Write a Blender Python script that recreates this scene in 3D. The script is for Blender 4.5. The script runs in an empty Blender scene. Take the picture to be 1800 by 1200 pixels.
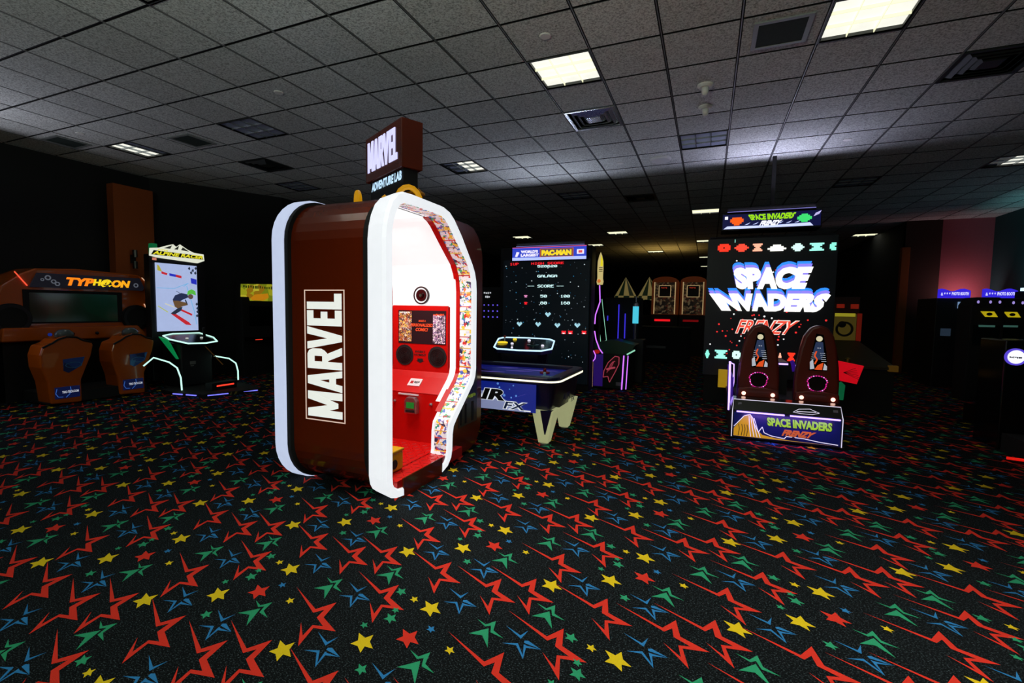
import bpy, bmesh, math, random
from mathutils import Vector, Matrix
random.seed(7)
SC = bpy.context.scene
COL = SC.collection
K = 1.04                      # metres per authoring unit
T = .5865                     # ceiling tile pitch (authoring units)
ZC = 3.577                    # ceiling height
def GX(i): return (i + .2512) * T
def GY(j): return (j + 5.991) * T
def s2l(c):
    return tuple(((x/255)/12.92 if x/255 <= .04045 else ((x/255+.055)/1.055)**2.4) for x in c)

# ------------------------------------------------------------------ camera
yaw, pitch, roll = -.3935, -.0686, .0162
cd = bpy.data.cameras.new('camera'); cam = bpy.data.objects.new('camera', cd); COL.objects.link(cam)
fwd = Vector((math.sin(yaw)*math.cos(pitch), math.cos(yaw)*math.cos(pitch), math.sin(pitch)))
rgt = Vector((math.cos(yaw), -math.sin(yaw), 0)); up = rgt.cross(fwd)
r2 = rgt*math.cos(roll)+up*math.sin(roll); u2 = up*math.cos(roll)-rgt*math.sin(roll)
cam.matrix_world = Matrix(((r2.x, u2.x, -fwd.x, 0), (r2.y, u2.y, -fwd.y, 0), (r2.z, u2.z, -fwd.z, 1.35*K), (0, 0, 0, 1)))
cd.sensor_width = 36; cd.lens = 826.1/1800*36; cd.clip_start = .05; cd.clip_end = 200
SC.camera = cam
# ------------------------------------------------------------------ view / world
SC.view_settings.view_transform = 'Standard'; SC.view_settings.look = 'None'
SC.view_settings.gamma = 1; SC.view_settings.use_curve_mapping = False
SC.view_settings.exposure = 0.0
w = bpy.data.worlds.new('world'); SC.world = w; w.use_nodes = True
w.node_tree.nodes['Background'].inputs[0].default_value = (.35, .5, .55, 1)
w.node_tree.nodes['Background'].inputs[1].default_value = .0
SC.cycles.max_bounces = 6; SC.cycles.diffuse_bounces = 3; SC.cycles.glossy_bounces = 3
SC.cycles.sample_clamp_indirect = 4
try: SC.cycles.use_denoising = True
except Exception: pass
# fixture lamps: (cell i, cell j, power)
P_MAIN = 4.7
LAMPS = [(-3, -3, P_MAIN*.62, 78), (1, -3, P_MAIN*1.08, 78), (-3, 1, .22, 100), (1, 1, .22, 100), (-7, -3, .25, 100), (-14, 1, .3, 120), (6, 9, .3, 120)]
def lamp(name, loc, power, size, spread=130, col=(1, .97, .88), rot=(0, 0, 0)):
    l = bpy.data.lights.new(name, 'AREA'); l.energy = power; l.size = size*K; l.spread = math.radians(spread); l.color = col
    o = bpy.data.objects.new(name, l); COL.objects.link(o); o.location = Vector(loc)*K; o.rotation_euler = rot
    return o
for i, j, p, sp in LAMPS:
    lamp('fixture_lamp', (GX(i+.5), GY(j+.5), ZC+.0285), p*4, .50, sp)

# ------------------------------------------------------------------ materials
MATS = {}
def paint(name, rgb, rough=.5, metal=0, var=.12, scale=30, bump=0.0, coat=0, spec=.5):
    if name in MATS: return MATS[name]
    m = bpy.data.materials.new(name); m.use_nodes = True; nt = m.node_tree; b = nt.nodes['Principled BSDF']
    tc = nt.nodes.new('ShaderNodeTexCoord'); n = nt.nodes.new('ShaderNodeTexNoise'); n.inputs['Scale'].default_value = scale; n.inputs['Detail'].default_value = 3
    nt.links.new(tc.outputs['Object'], n.inputs['Vector'])
    mx = nt.nodes.new('ShaderNodeMix'); mx.data_type = 'RGBA'
    c = s2l(rgb)
    mx.inputs[6].default_value = tuple(x*(1-var) for x in c)+(1,); mx.inputs[7].default_value = tuple(min(1, x*(1+var)) for x in c)+(1,)
    nt.links.new(n.outputs['Fac'], mx.inputs[0]); nt.links.new(mx.outputs[2], b.inputs['Base Color'])
    b.inputs['Roughness'].default_value = rough; b.inputs['Metallic'].default_value = metal
    b.inputs['Coat Weight'].default_value = coat; b.inputs['Specular IOR Level'].default_value = spec
    if bump:
        bp = nt.nodes.new('ShaderNodeBump'); bp.inputs['Strength'].default_value = bump; bp.inputs['Distance'].default_value = .01
        nt.links.new(n.outputs['Fac'], bp.inputs['Height']); nt.links.new(bp.outputs[0], b.inputs['Normal'])
    MATS[name] = m; return m
def glow(name, rgb, s=1.0, sample=False):
    if name in MATS: return MATS[name]
    m = bpy.data.materials.new(name); m.use_nodes = True; nt = m.node_tree; b = nt.nodes['Principled BSDF']
    c = s2l(rgb)
    tc = nt.nodes.new('ShaderNodeTexCoord'); n = nt.nodes.new('ShaderNodeTexNoise'); n.inputs['Scale'].default_value = 18
    nt.links.new(tc.outputs['Object'], n.inputs['Vector'])
    mx = nt.nodes.new('ShaderNodeMix'); mx.data_type = 'RGBA'
    mx.inputs[6].default_value = tuple(x*.94 for x in c)+(1,); mx.inputs[7].default_value = tuple(min(1, x*1.06) for x in c)+(1,)
    nt.links.new(n.outputs['Fac'], mx.inputs[0]); nt.links.new(mx.outputs[2], b.inputs['Emission Color'])
    b.inputs['Base Color'].default_value = tuple(x*.3 for x in c)+(1,)
    b.inputs['Emission Strength'].default_value = s; b.inputs['Roughness'].default_value = .4
    if not sample: m.cycles.emission_sampling = 'NONE'
    MATS[name] = m; return m
def art(name, cols, scale=20, emit=.0, rough=.4, sample=False, dens=.5):
    """busy printed artwork: procedural blotches of several inks on a ground colour"""
    if name in MATS: return MATS[name]
    m = bpy.data.materials.new(name); m.use_nodes = True; nt = m.node_tree; b = nt.nodes['Principled BSDF']
    tc = nt.nodes.new('ShaderNodeTexCoord')
    n0 = nt.nodes.new('ShaderNodeTexNoise'); n0.inputs['Scale'].default_value = scale*.8; n0.inputs['Detail'].default_value = 2
    vm = nt.nodes.new('ShaderNodeMix'); vm.data_type = 'VECTOR'; vm.inputs[0].default_value = .06
    nt.links.new(tc.outputs['Object'], n0.inputs['Vector']); nt.links.new(tc.outputs['Object'], vm.inputs[4]); nt.links.new(n0.outputs['Color'], vm.inputs[5])
    v = nt.nodes.new('ShaderNodeTexVoronoi'); v.inputs['Scale'].default_value = scale; nt.links.new(vm.outputs[1], v.inputs['Vector'])
    sp = nt.nodes.new('ShaderNodeSeparateColor'); nt.links.new(v.outputs['Color'], sp.inputs[0])
    cr = nt.nodes.new('ShaderNodeValToRGB'); cr.color_ramp.interpolation = 'CONSTANT'
    els = cr.color_ramp.elements
    for k, c in enumerate(cols):
        p = dens+(1-dens)*(k-1)/max(1, len(cols)-1) if k else 0
        if k == 0: e = els[0]
        elif k == 1: els[1].position = p; e = els[1]
        else: e = els.new(p)
        e.color = s2l(c)+(1,)
    nt.links.new(sp.outputs[0], cr.inputs[0]); nt.links.new(cr.outputs[0], b.inputs['Base Color'])
    nt.links.new(cr.outputs[0], b.inputs['Emission Color']); b.inputs['Emission Strength'].default_value = emit; b.inputs['Roughness'].default_value = rough
    if not sample: m.cycles.emission_sampling = 'NONE'
    MATS[name] = m; return m

# ------------------------------------------------------------------ mesh builder (absolute authoring coordinates)
OFF = {}
def V3(a): return Vector(a)
FONTC = {}
def textmesh(s, bold=0.0, shear=0.0):
    key = (s, bold, shear)
    if key in FONTC: return FONTC[key]
    c = bpy.data.curves.new('tmp', 'FONT'); c.body = s; c.offset = bold; c.shear = shear; c.resolution_u = 3
    o = bpy.data.objects.new('tmp', c); COL.objects.link(o)
    bpy.context.view_layer.update()
    me = bpy.data.meshes.new_from_object(o.evaluated_get(bpy.context.evaluated_depsgraph_get()))
    vs = [v.co.copy() for v in me.vertices]; fs = [tuple(p.vertices) for p in me.polygons]
    bpy.data.objects.remove(o); bpy.data.meshes.remove(me); bpy.data.curves.remove(c)
    x0 = min(v.x for v in vs); x1 = max(v.x for v in vs); y0 = min(v.y for v in vs); y1 = max(v.y for v in vs)
    vs = [((v.x-x0)/(x1-x0), (v.y-y0)/(y1-y0)) for v in vs]
    # boundary edges for side walls
    cnt = {}
    for f in fs:
        for a, b in zip(f, f[1:]+f[:1]): cnt[(a, b)] = 1
    be = [(a, b) for (a, b) in cnt if (b, a) not in cnt]
    FONTC[key] = (vs, fs, be); return FONTC[key]
PIX = {'0': '01110,10001,10011,10101,11001,10001,01110', '1': '00100,01100,00100,00100,00100,00100,01110', '2': '01110,10001,00001,00110,01000,10000,11111', '5': '11111,10000,11110,00001,00001,10001,01110',
 '6': '01110,10000,11110,10001,10001,10001,01110', '8': '01110,10001,01110,10001,10001,10001,01110', '9': '01110,10001,10001,01111,00001,00001,01110', 'A': '01110,10001,10001,11111,10001,10001,10001',
 'C': '01110,10001,10000,10000,10000,10001,01110', 'E': '11111,10000,11110,10000,10000,10000,11111', 'G': '01111,10000,10000,10011,10001,10001,01111', 'H': '10001,10001,10001,11111,10001,10001,10001',
 'I': '01110,00100,00100,00100,00100,00100,01110', 'L': '10000,10000,10000,10000,10000,10000,11111', 'O': '01110,10001,10001,10001,10001,10001,01110', 'P': '11110,10001,10001,11110,10000,10000,10000',
 'R': '11110,10001,10001,11110,10100,10010,10001', 'S': '01111,10000,10000,01110,00001,00001,11110', 'U': '10001,10001,10001,10001,10001,10001,01110', '-': '00000,00000,00000,11111,00000,00000,00000', ' ': '00000,00000,00000,00000,00000,00000,00000'}
class MB:
    def __init__(s): s.v = []; s.f = []; s.mi = []; s.ms = []
    def M(s, m):
        if m not in s.ms: s.ms.append(m)
        return s.ms.index(m)
    def add(s, vs, fs, m):
        b = len(s.v); s.v += [Vector(p) for p in vs]; k = s.M(m)
        for f in fs: s.f.append(tuple(b+i for i in f)); s.mi.append(k)
        return s
    def box(s, x0, x1, y0, y1, z0, z1, m):
        vs = [(x, y, z) for z in (z0, z1) for y in (y0, y1) for x in (x0, x1)]
        return s.add(vs, [(0, 2, 3, 1), (4, 5, 7, 6), (0, 1, 5, 4), (2, 6, 7, 3), (0, 4, 6, 2), (1, 3, 7, 5)], m)
    def hexa(s, a, b, m):
        """loft between two quads/loops a and b (lists of points, same length)"""
        n = len(a); vs = list(a)+list(b)
        fs = [tuple(range(n))[::-1], tuple(range(n, 2*n))]+[(i, (i+1) % n, n+(i+1) % n, n+i) for i in range(n)]
        return s.add(vs, fs, m)
    def poly(s, pts, O, U, V, m, d=0.004, back=0.0):
        """prism of a 2-d outline on the plane O,U,V; front face d along the normal"""
        U = V3(U); V = V3(V); N = U.cross(V).normalized(); O = V3(O)
        ar = sum(pts[i][0]*pts[(i+1) % len(pts)][1]-pts[(i+1) % len(pts)][0]*pts[i][1] for i in range(len(pts)))
        if ar < 0: pts = pts[::-1]
        a = [O+U*x+V*y-N*back for x, y in pts]; b = [O+U*x+V*y+N*d for x, y in pts]
        return s.hexa(a, b, m)
    def ring(s, po, pi, O, U, V, m, d, back=0.0, closed=True):
        """band between two outlines with the same number of points, with depth"""
        U = V3(U); V = V3(V); N = U.cross(V).normalized(); O = V3(O); n = len(po)
        L = [[O+U*x+V*y+N*h for x, y in P] for P, h in ((po, -back), (po, d), (pi, d), (pi, -back))]
        vs = sum(L, []); fs = []
        rng = n if closed else n-1
        for i in range(rng):
            j = (i+1) % n
            for k in range(4):
                k2 = (k+1) % 4
                fs.append((k*n+i, k*n+j, k2*n+j, k2*n+i))
        if not closed:
            fs += [(0, n, 2*n, 3*n), (n-1, 4*n-1, 3*n-1, 2*n-1)]
        return s.add(vs, fs, m)
    def disc(s, cx, cy, r, O, U, V, m, d=.004, n=20, ry=None, back=0):
        ry = ry or r
        return s.poly([(cx+r*math.cos(2*math.pi*k/n), cy+ry*math.sin(2*math.pi*k/n)) for k in range(n)], O, U, V, m, d, back)
    def hoop(s, cx, cy, r0, r1, O, U, V, m, d=.004, n=24, back=0):
        f = lambda r: [(cx+r*math.cos(2*math.pi*k/n), cy+r*math.sin(2*math.pi*k/n)) for k in range(n)]
        return s.ring(f(r1), f(r0), O, U, V, m, d, back)
    def rect(s, x, y, w, h, O, U, V, m, d=.004, back=0): return s.poly([(x, y), (x+w, y), (x+w, y+h), (x, y+h)], O, U, V, m, d, back)
    def stroke(s, pts, wd, O, U, V, m, d=.004):
        for (x0, y0), (x1, y1) in zip(pts, pts[1:]):
            L = math.hypot(x1-x0, y1-y0) or 1; nx, ny = -(y1-y0)/L*wd/2, (x1-x0)/L*wd/2
            s.poly([(x0+nx, y0+ny), (x1+nx, y1+ny), (x1-nx, y1-ny), (x0-nx, y0-ny)], O, U, V, m, d)
        return s
    def text(s, t, x, y, w, h, O, U, V, m, d=.004, bold=0.0, shear=0.0, fn=None, z0=0):
        vs, fs, be = textmesh(t, bold, shear); U = V3(U); V = V3(V); N = U.cross(V).normalized(); O = V3(O)
        P = [(x+a*w, y+b*h) for a, b in vs]
        if fn: P = [fn(a, b) for a, b in P]
        n = len(P); L = [O+U*a+V*b+N*(z0+d) for a, b in P]
        F = list(fs)
        if d > .006:
            L += [O+U*a+V*b+N*z0 for a, b in P]; F += [(a, n+a, n+b, b) for a, b in be]
        return s.add(L, F, m)
    def bars(s, x, y, w, h, n, O, U, V, m, d=.004, seed=1):
        rn = random.Random(seed); c = w/n
        for k in range(n):
            hh = h*rn.uniform(.6, 1); s.rect(x+k*c, y+(h-hh)*rn.random(), c*rn.uniform(.45, .8), hh, O, U, V, m, d)
        return s
    def pixrows(s, rows, x, y, c, O, U, V, m, d=.004, cy=None):
        cy = cy or c; H = len(rows)
        for r, row in enumerate(rows):
            k = 0
            while k < len(row):
                if row[k] == '1':
                    e = k
                    while e < len(row) and row[e] == '1': e += 1
                    s.rect(x+k*c, y+(H-1-r)*cy, (e-k)*c, cy, O, U, V, m, d); k = e
                else: k += 1
        return s
    def pixtext(s, t, x, y, c, O, U, V, m, d=.004, cy=None):
        for k, ch in enumerate(t): s.pixrows(PIX[ch].split(','), x+k*6*c, y, c, O, U, V, m, d, cy)
        return s
    def tube(s, pts, r, m, n=8, closed=False, r2=None):
        pts = [V3(p) for p in pts]; N = len(pts); vs = []; prev = None
        for i, p in enumerate(pts):
            a = pts[i-1] if (i or closed) else pts[i]; b = pts[(i+1) % N] if (i < N-1 or closed) else pts[i]
            t = (b-a).normalized()
            if prev is None:
                q = Vector((0, 0, 1)) if abs(t.z) < .9 else Vector((1, 0, 0)); e = t.cross(q).normalized()
            else: e = (prev-t*prev.dot(t)).normalized()
            prev = e; g = t.cross(e); rr = r if r2 is None else r+(r2-r)*i/max(1, N-1)
            vs += [p+e*math.cos(2*math.pi*k/n)*rr+g*math.sin(2*math.pi*k/n)*rr for k in range(n)]
        fs = []
        for i in range(N if closed else N-1):
            j = (i+1) % N
            fs += [(i*n+k, i*n+(k+1) % n, j*n+(k+1) % n, j*n+k) for k in range(n)]
        if not closed: fs += [tuple(range(n))[::-1], tuple((N-1)*n+k for k in range(n))]
        return s.add(vs, fs, m)
    def lathe(s, prof, c, m, n=24, axis='z', sx=1, sy=1):
        vs = []; fs = []; L = len(prof)
        for k in range(n):
            a = 2*math.pi*k/n
            for r, h in prof:
                p = (r*math.cos(a)*sx, r*math.sin(a)*sy, h)
                if axis == 'y': p = (p[0], h, p[1])
                if axis == 'x': p = (h, p[0], p[1])
                vs.append((c[0]+p[0], c[1]+p[1], c[2]+p[2]))
        for k in range(n):
            j = (k+1) % n
            fs += [(k*L+i, j*L+i, j*L+i+1, k*L+i+1) for i in range(L-1)]
        fs += [tuple(k*L for k in range(n))[::-1], tuple(k*L+L-1 for k in range(n))]
        return s.add(vs, fs, m)
    def build(s, name, parent=None, smooth=False, bevel=0, label=None, seg=2, **kw):
        off = OFF.get(parent.name, Vector((0, 0, 0))) if parent else Vector((0, 0, 0))
        me = bpy.data.meshes.new(name); me.from_pydata([(p-off)*K for p in s.v], [], s.f)
        for m in s.ms: me.materials.append(m)
        me.polygons.foreach_set('material_index', s.mi)
        if smooth: me.polygons.foreach_set('use_smooth', [True]*len(me.polygons))
        me.update(); bm = bmesh.new(); bm.from_mesh(me)
        if len(s.f) < 60000 and not kw.pop('keep', False):
            bmesh.ops.recalc_face_normals(bm, faces=bm.faces)
        bm.to_mesh(me); bm.free()
        o = bpy.data.objects.new(name, me); COL.objects.link(o); OFF[o.name] = off
        if parent: o.parent = parent
        if bevel:
            b = o.modifiers.new('bevel', 'BEVEL'); b.width = bevel*K; b.segments = seg; b.limit_method = 'ANGLE'; b.angle_limit = .6
        if label: o['label'] = label
        for k2, v in kw.items(): o[k2] = v
        return o
def thing(name, loc, label, cat, group=None):
    o = bpy.data.objects.new(name, None); COL.objects.link(o); o.location = Vector(loc)*K; o.empty_display_size = .2
    OFF[o.name] = Vector(loc); o['label'] = label; o['category'] = cat
    if group: o['group'] = group
    return o
def one(o, label, cat, group=None):
    o['label'] = label; o['category'] = cat
    if group: o['group'] = group
    return o
def copy_tree(o, parent=None, shift=(0, 0, 0)):
    c = o.copy(); COL.objects.link(c)
    if parent: c.parent = parent
    c.location = o.location+Vector(shift)*K
    for ch in [x for x in bpy.data.objects if x.parent == o]: copy_tree(ch, c)
    return c
def struct(o): o['kind'] = 'structure'; return o
def inset(pts, d):
    """offset a closed 2-d outline inwards (outline counter-clockwise)"""
    n = len(pts); out = []
    ar = sum(pts[i][0]*pts[(i+1) % n][1]-pts[(i+1) % n][0]*pts[i][1] for i in range(n)); sg = 1 if ar > 0 else -1
    for i in range(n):
        a = Vector(pts[i-1]); b = Vector(pts[i]); c = Vector(pts[(i+1) % n])
        e1 = (b-a).normalized(); e2 = (c-b).normalized(); n1 = Vector((-e1.y, e1.x))*sg; n2 = Vector((-e2.y, e2.x))*sg
        m = (n1+n2); m = m/max(.3, m.length_squared)*2 if m.length > 1e-6 else n1
        out.append(tuple(b+m*d))
    return out
def rrect(x0, y0, x1, y1, r, n=5):
    P = []
    for cx, cy, a0 in ((x1-r, y0+r, -90), (x1-r, y1-r, 0), (x0+r, y1-r, 90), (x0+r, y0+r, 180)):
        for k in range(n+1):
            a = math.radians(a0+90*k/n); P.append((cx+r*math.cos(a), cy+r*math.sin(a)))
    return P
X = (1, 0, 0); Y = (0, 1, 0); Z = (0, 0, 1); NX = (-1, 0, 0); NY = (0, -1, 0)

black = paint('black_laminate', (16, 17, 19), .45)
blackg = paint('black_gloss_plastic', (10, 11, 13), .18, spec=.6)
blackm = paint('matt_black', (8, 9, 10), .8)
chrome = paint('brushed_metal', (170, 172, 176), .3, .9)
glassd = paint('dark_screen_glass', (7, 10, 11), .08)
whitep = paint('white_plastic', (225, 228, 228), .35, var=.03)

# ================================================================== SETTING
def carpet():
    cb = paint('carpet_ground', (7, 11, 13), .95, var=.4, scale=150, bump=.5, spec=.1)
    nt = cb.node_tree; b_ = nt.nodes['Principled BSDF']; src = b_.inputs['Base Color'].links[0].from_socket
    tc = nt.nodes.new('ShaderNodeTexCoord'); mp = nt.nodes.new('ShaderNodeMapping'); mp.inputs['Scale'].default_value = (1, 1.8, 1); nt.links.new(tc.outputs['Object'], mp.inputs[0])
    fn = nt.nodes.new('ShaderNodeTexNoise'); fn.inputs['Scale'].default_value = 130; fn.inputs['Detail'].default_value = 3; nt.links.new(mp.outputs[0], fn.inputs['Vector'])
    cr = nt.nodes.new('ShaderNodeValToRGB'); cr.color_ramp.elements[0].position = .56; cr.color_ramp.elements[0].color = (0, 0, 0, 1); cr.color_ramp.elements[1].position = .74; cr.color_ramp.elements[1].color = (1, 1, 1, 1); nt.links.new(fn.outputs['Fac'], cr.inputs[0])
    mx = nt.nodes.new('ShaderNodeMix'); mx.data_type = 'RGBA'; mx.inputs[7].default_value = s2l((84, 98, 104))+(1,); nt.links.new(cr.outputs[0], mx.inputs[0]); nt.links.new(src, mx.inputs[6]); nt.links.new(mx.outputs[2], b_.inputs['Base Color'])
    red = paint('carpet_red_yarn', (206, 50, 36), .95, var=.16, scale=300, bump=.4, spec=.1)
    yel = paint('carpet_yellow_yarn', (214, 186, 28), .95, var=.12, scale=300, bump=.4, spec=.1)
    blu = paint('carpet_blue_yarn', (44, 118, 176), .95, var=.16, scale=300, bump=.4, spec=.1)
    grn = paint('carpet_green_yarn', (44, 146, 104), .95, var=.16, scale=300, bump=.4, spec=.1)
    mb = MB()
    mb.add([(-9.6, -4, 0), (6.4, -4, 0), (6.4, 27, 0), (-9.6, 27, 0)], [(0, 1, 2, 3)], cb)
    PX = Vector((.826, .022)); PY = Vector((.006, .826))
    Rs = [(-.215, .107), (-.001, .015), (.049, .09), (.073, -.013), (.186, -.061), (.085, -.082), (.113, -.188), (.010, -.077), (.081, -.135), (.068, -.07), (.114, -.058), (.047, -.026), (.038, .028), (.008, -.008)]
    G1 = [(-.071, .034), (-.02, .016), (.01, .054), (.025, -.005), (.082, -.032), (.019, -.021), (.003, .018), (-.018, .003)]
    G2 = [(-.063, -.062), (0, 0), (.046, -.105), (-.006, -.05)]
    B1 = [(-.089, .05), (-.009, .018), (.011, .06), (0, 0)]
    B2 = [(-.062, -.052), (-.002, -.028), (.04, -.082), (.022, -.024), (.036, -.027), (.096, -.024), (.037, -.039), (.048, -.101), (-.004, -.042)]
    B3 = [(.017, -.004), (.031, .002), (.096, -.024), (.02, -.016)]
    def star(s):
        P = []
        for a, r, ai in ((145, .065, 112), (80, .053, 34), (-12, .06, -36), (-60, .058, -104), (-148, .049, 178)):
            P.append((s*r*math.cos(math.radians(a)), s*r*math.sin(math.radians(a))))
            P.append((s*.026*math.cos(math.radians(ai)), s*.026*math.sin(math.radians(ai))))
        return P
    EL = [(red, Rs, p) for p in ((-.736, 1.535), (-.56, 1.765), (-.95, 1.995), (-.79, 2.068), (-.43, 2.05))]
    EL += [(yel, star(1), p) for p in ((-.655, 2.131), (-1.229, 1.446), (-1.097, 1.74))]+[(red, star(1), (-1.078, 1.54))]
    EL += [(yel, star(.42), p) for p in ((-1.203, 1.766), (-.888, 1.548))]
    EL += [(grn, star(s), p) for s, p in ((.55, (-1.293, 1.79)), (.6, (-1.22, 1.612)), (.38, (-1.234, 1.666)), (.36, (-1.294, 1.53)), (.5, (-1.14, 1.33)))]
    EL += [(blu, star(.4), (-1.022, 1.623))]
    for p in ((-.803, 1.727), (-.601, 1.937), (-.962, 1.454)): EL += [(grn, G1, p), (grn, G2, p)]
    for p in ((-.654, 1.722), (-1.036, 1.322), (-1.01, 1.858), (-.526, 1.392)): EL += [(blu, B1, p), (blu, B2, p), (blu, B3, p)]
    for a in range(-11, 10):
        for b in range(-2, 17):
            if b < 0 and abs(a) > 6: continue
            for k, (m, sh, p) in enumerate(EL):
                q = Vector(p)+PX*a+PY*b
                if not (-9.4 < q.x < 6.1 and q.y < 15.5): continue
                h = .001+.0004*(k % 3) if m is not red else .0006
                mb.add([(q.x+x, q.y+y, h) for x, y in sh], [tuple(range(len(sh)))], m)
    struct(mb.build('floor', keep=True))
carpet()

def tilemat():
    m = bpy.data.materials.new('acoustic_tile'); m.use_nodes = True; nt = m.node_tree; b = nt.nodes['Principled BSDF']
    tc = nt.nodes.new('ShaderNodeTexCoord')
    n = nt.nodes.new('ShaderNodeTexNoise'); n.inputs['Scale'].default_value = 62; n.inputs['Detail'].default_value = 4; n.inputs['Roughness'].default_value = .75
    nt.links.new(tc.outputs['Object'], n.inputs['Vector'])
    cr = nt.nodes.new('ShaderNodeValToRGB'); cr.color_ramp.elements[0].position = .36; cr.color_ramp.elements[0].color = (.28, .30, .28, 1); cr.color_ramp.elements[1].position = .56; cr.color_ramp.elements[1].color = (.78, .82, .78, 1)
    nt.links.new(n.outputs['Fac'], cr.inputs[0])
    dv = nt.nodes.new('ShaderNodeVectorMath'); dv.operation = 'DIVIDE'; dv.inputs[1].default_value = (T*K, T*K, 100)
    ad = nt.nodes.new('ShaderNodeVectorMath'); ad.operation = 'ADD'; ad.inputs[1].default_value = (-.2512+50, -5.991+50, 0)
    fl = nt.nodes.new('ShaderNodeVectorMath'); fl.operation = 'FLOOR'
    nt.links.new(tc.outputs['Object'], dv.inputs[0]); nt.links.new(dv.outputs[0], ad.inputs[0]); nt.links.new(ad.outputs[0], fl.inputs[0])
    wn = nt.nodes.new('ShaderNodeTexWhiteNoise'); wn.noise_dimensions = '3D'; nt.links.new(fl.outputs[0], wn.inputs['Vector'])
    mr = nt.nodes.new('ShaderNodeMapRange'); mr.inputs[3].default_value = .84; mr.inputs[4].default_value = 1.04; nt.links.new(wn.outputs['Value'], mr.inputs[0])
    mu = nt.nodes.new('ShaderNodeVectorMath'); mu.operation = 'SCALE'; nt.links.new(cr.outputs[0], mu.inputs[0]); nt.links.new(mr.outputs[0], mu.inputs['Scale'])
    nt.links.new(mu.outputs[0], b.inputs['Base Color']); b.inputs['Roughness'].default_value = .95; b.inputs['Specular IOR Level'].default_value = .1
    bp = nt.nodes.new('ShaderNodeBump'); bp.inputs['Strength'].default_value = .5; bp.inputs['Distance'].default_value = .004
    nt.links.new(n.outputs['Fac'], bp.inputs['Height']); nt.links.new(bp.outputs[0], b.inputs['Normal'])
    return m
LIT = [(-3, 1), (1, 1), (-7, -3), (-1, 13), (-5, 17), (-10, 17), (-7, 21), (-4, 25), (-1, 21), (6, 21), (-1, 29), (-1, 36), (-3, -3), (1, -3), (-3, -7), (1, -7)]
HALF = [(-7, 5), (-14, 1), (6, 9)]
OFFL = [(-10, 1), (-1, 5), (-5, 9), (-13, 5), (3, 10)]
VENTS = [(-3, 3), (-12, 3), (3, 3), (-3, 10)]
RET = [(0, 1), (-12, 1), (-15, 0)]
def ceiling():
    tm = tilemat(); bar = paint('ceiling_grid_bar', (120, 122, 122), .5, .3)
    dark = paint('ceiling_reveal', (26, 28, 28), .8)
    mb = MB(); skip = set(LIT+HALF+OFFL+VENTS)
    e = .013; zt = ZC; zb = ZC+.012
    for i in range(-17, 11):
        for j in range(-12, 41):
            x0, x1, y0, y1 = GX(i), GX(i+1), GY(j), GY(j+1)
            if x0 < -9.9 or (i, j) in skip: continue
            a = [(x0+e, y0+e), (x1-e, y0+e), (x1-e, y1-e), (x0+e, y1-e)]
            mb.add([(p[0], p[1], zt) for p in a]+[(p[0], p[1], zb) for p in a], [(0, 3, 2, 1)], tm)
            b = len(mb.v)-8; k = mb.M(dark)
            for q in range(4): mb.f.append((b+q, b+(q+1) % 4, b+4+(q+1) % 4, b+4+q)); mb.mi.append(k)
    mb.box(-10, 6.6, -3.6, 27.6, zb+.14, zb+.2, dark)
    for i in range(-17, 12): mb.box(GX(i)-e, GX(i)+e, GY(-12), GY(41), zb, zb+.02, dark); mb.box(GX(i)-.004, GX(i)+.004, GY(-12), GY(41), ZC-.002, zb+.001, bar)
    for j in range(-12, 42): mb.box(GX(-17), GX(11), GY(j)-e, GY(j)+e, zb+.0005, zb+.02, dark)
    struct(mb.build('ceiling', keep=True))
ceiling()
wallk = paint('wall_black_paint', (14, 17, 17), .8)
wallt = paint('wall_dark_teal_paint', (22, 70, 72), .8)
wallp = paint('wall_mauve_paint', (150, 78, 88), .85)
wallo = paint('pillar_orange_paint', (150, 72, 14), .8)
def wall(name, pts, h, m, th=.1):
    mb = MB()
    for (x0, y0), (x1, y1) in zip(pts, pts[1:]):
        d = Vector((x1-x0, y1-y0)).normalized(); n = Vector((-d.y, d.x))*th
        mb.hexa([(x0, y0, 0), (x1, y1, 0), (x1+n.x, y1+n.y, 0), (x0+n.x, y0+n.y, 0)], [(x0, y0, h), (x1, y1, h), (x1+n.x, y1+n.y, h), (x0+n.x, y0+n.y, h)], m)
    return struct(mb.build(name))
wall('wall_left', [(-9.3, 5.4), (-9.3, -3.5)][::-1], ZC+.1, wallk)
wall('wall_far_left', [(-9.3, 5.4), (-8.25, 7.3), (-8.25, 27.2)], ZC+.1, wallk)
wall('wall_back', [(6.4, 27.2), (-8.25, 27.2)][::-1], ZC+.1, wallk)
wall('wall_right', [(5.85, 14.0), (5.85, -3.5)], ZC+.1, wallt)
wall('wall_far_right', [(4.93, 14.0), (5.85, 14.0)], ZC+.1, wallp)
struct(MB().box(4.25, 4.93, 13.99, 14.1, 0, ZC+.1, paint('wall_dark_brown', (46, 22, 12), .85)).build('trim_3'))
wall('wall_recess', [(4.25, 27.2), (4.25, 14.0)], ZC+.1, wallk)
wall('wall_rear', [(5.95, -3.5), (-9.3, -3.5)], ZC+.1, wallk)
struct(MB().box(-9.2, -9.02, 4.69, 5.29, 0, ZC-.28, wallo).build('trim_1', bevel=.006))
struct(MB().box(4.16, 4.32, 13.86, 13.99, 0, 2.95, wallo).build('trim_2', bevel=.006))

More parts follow.
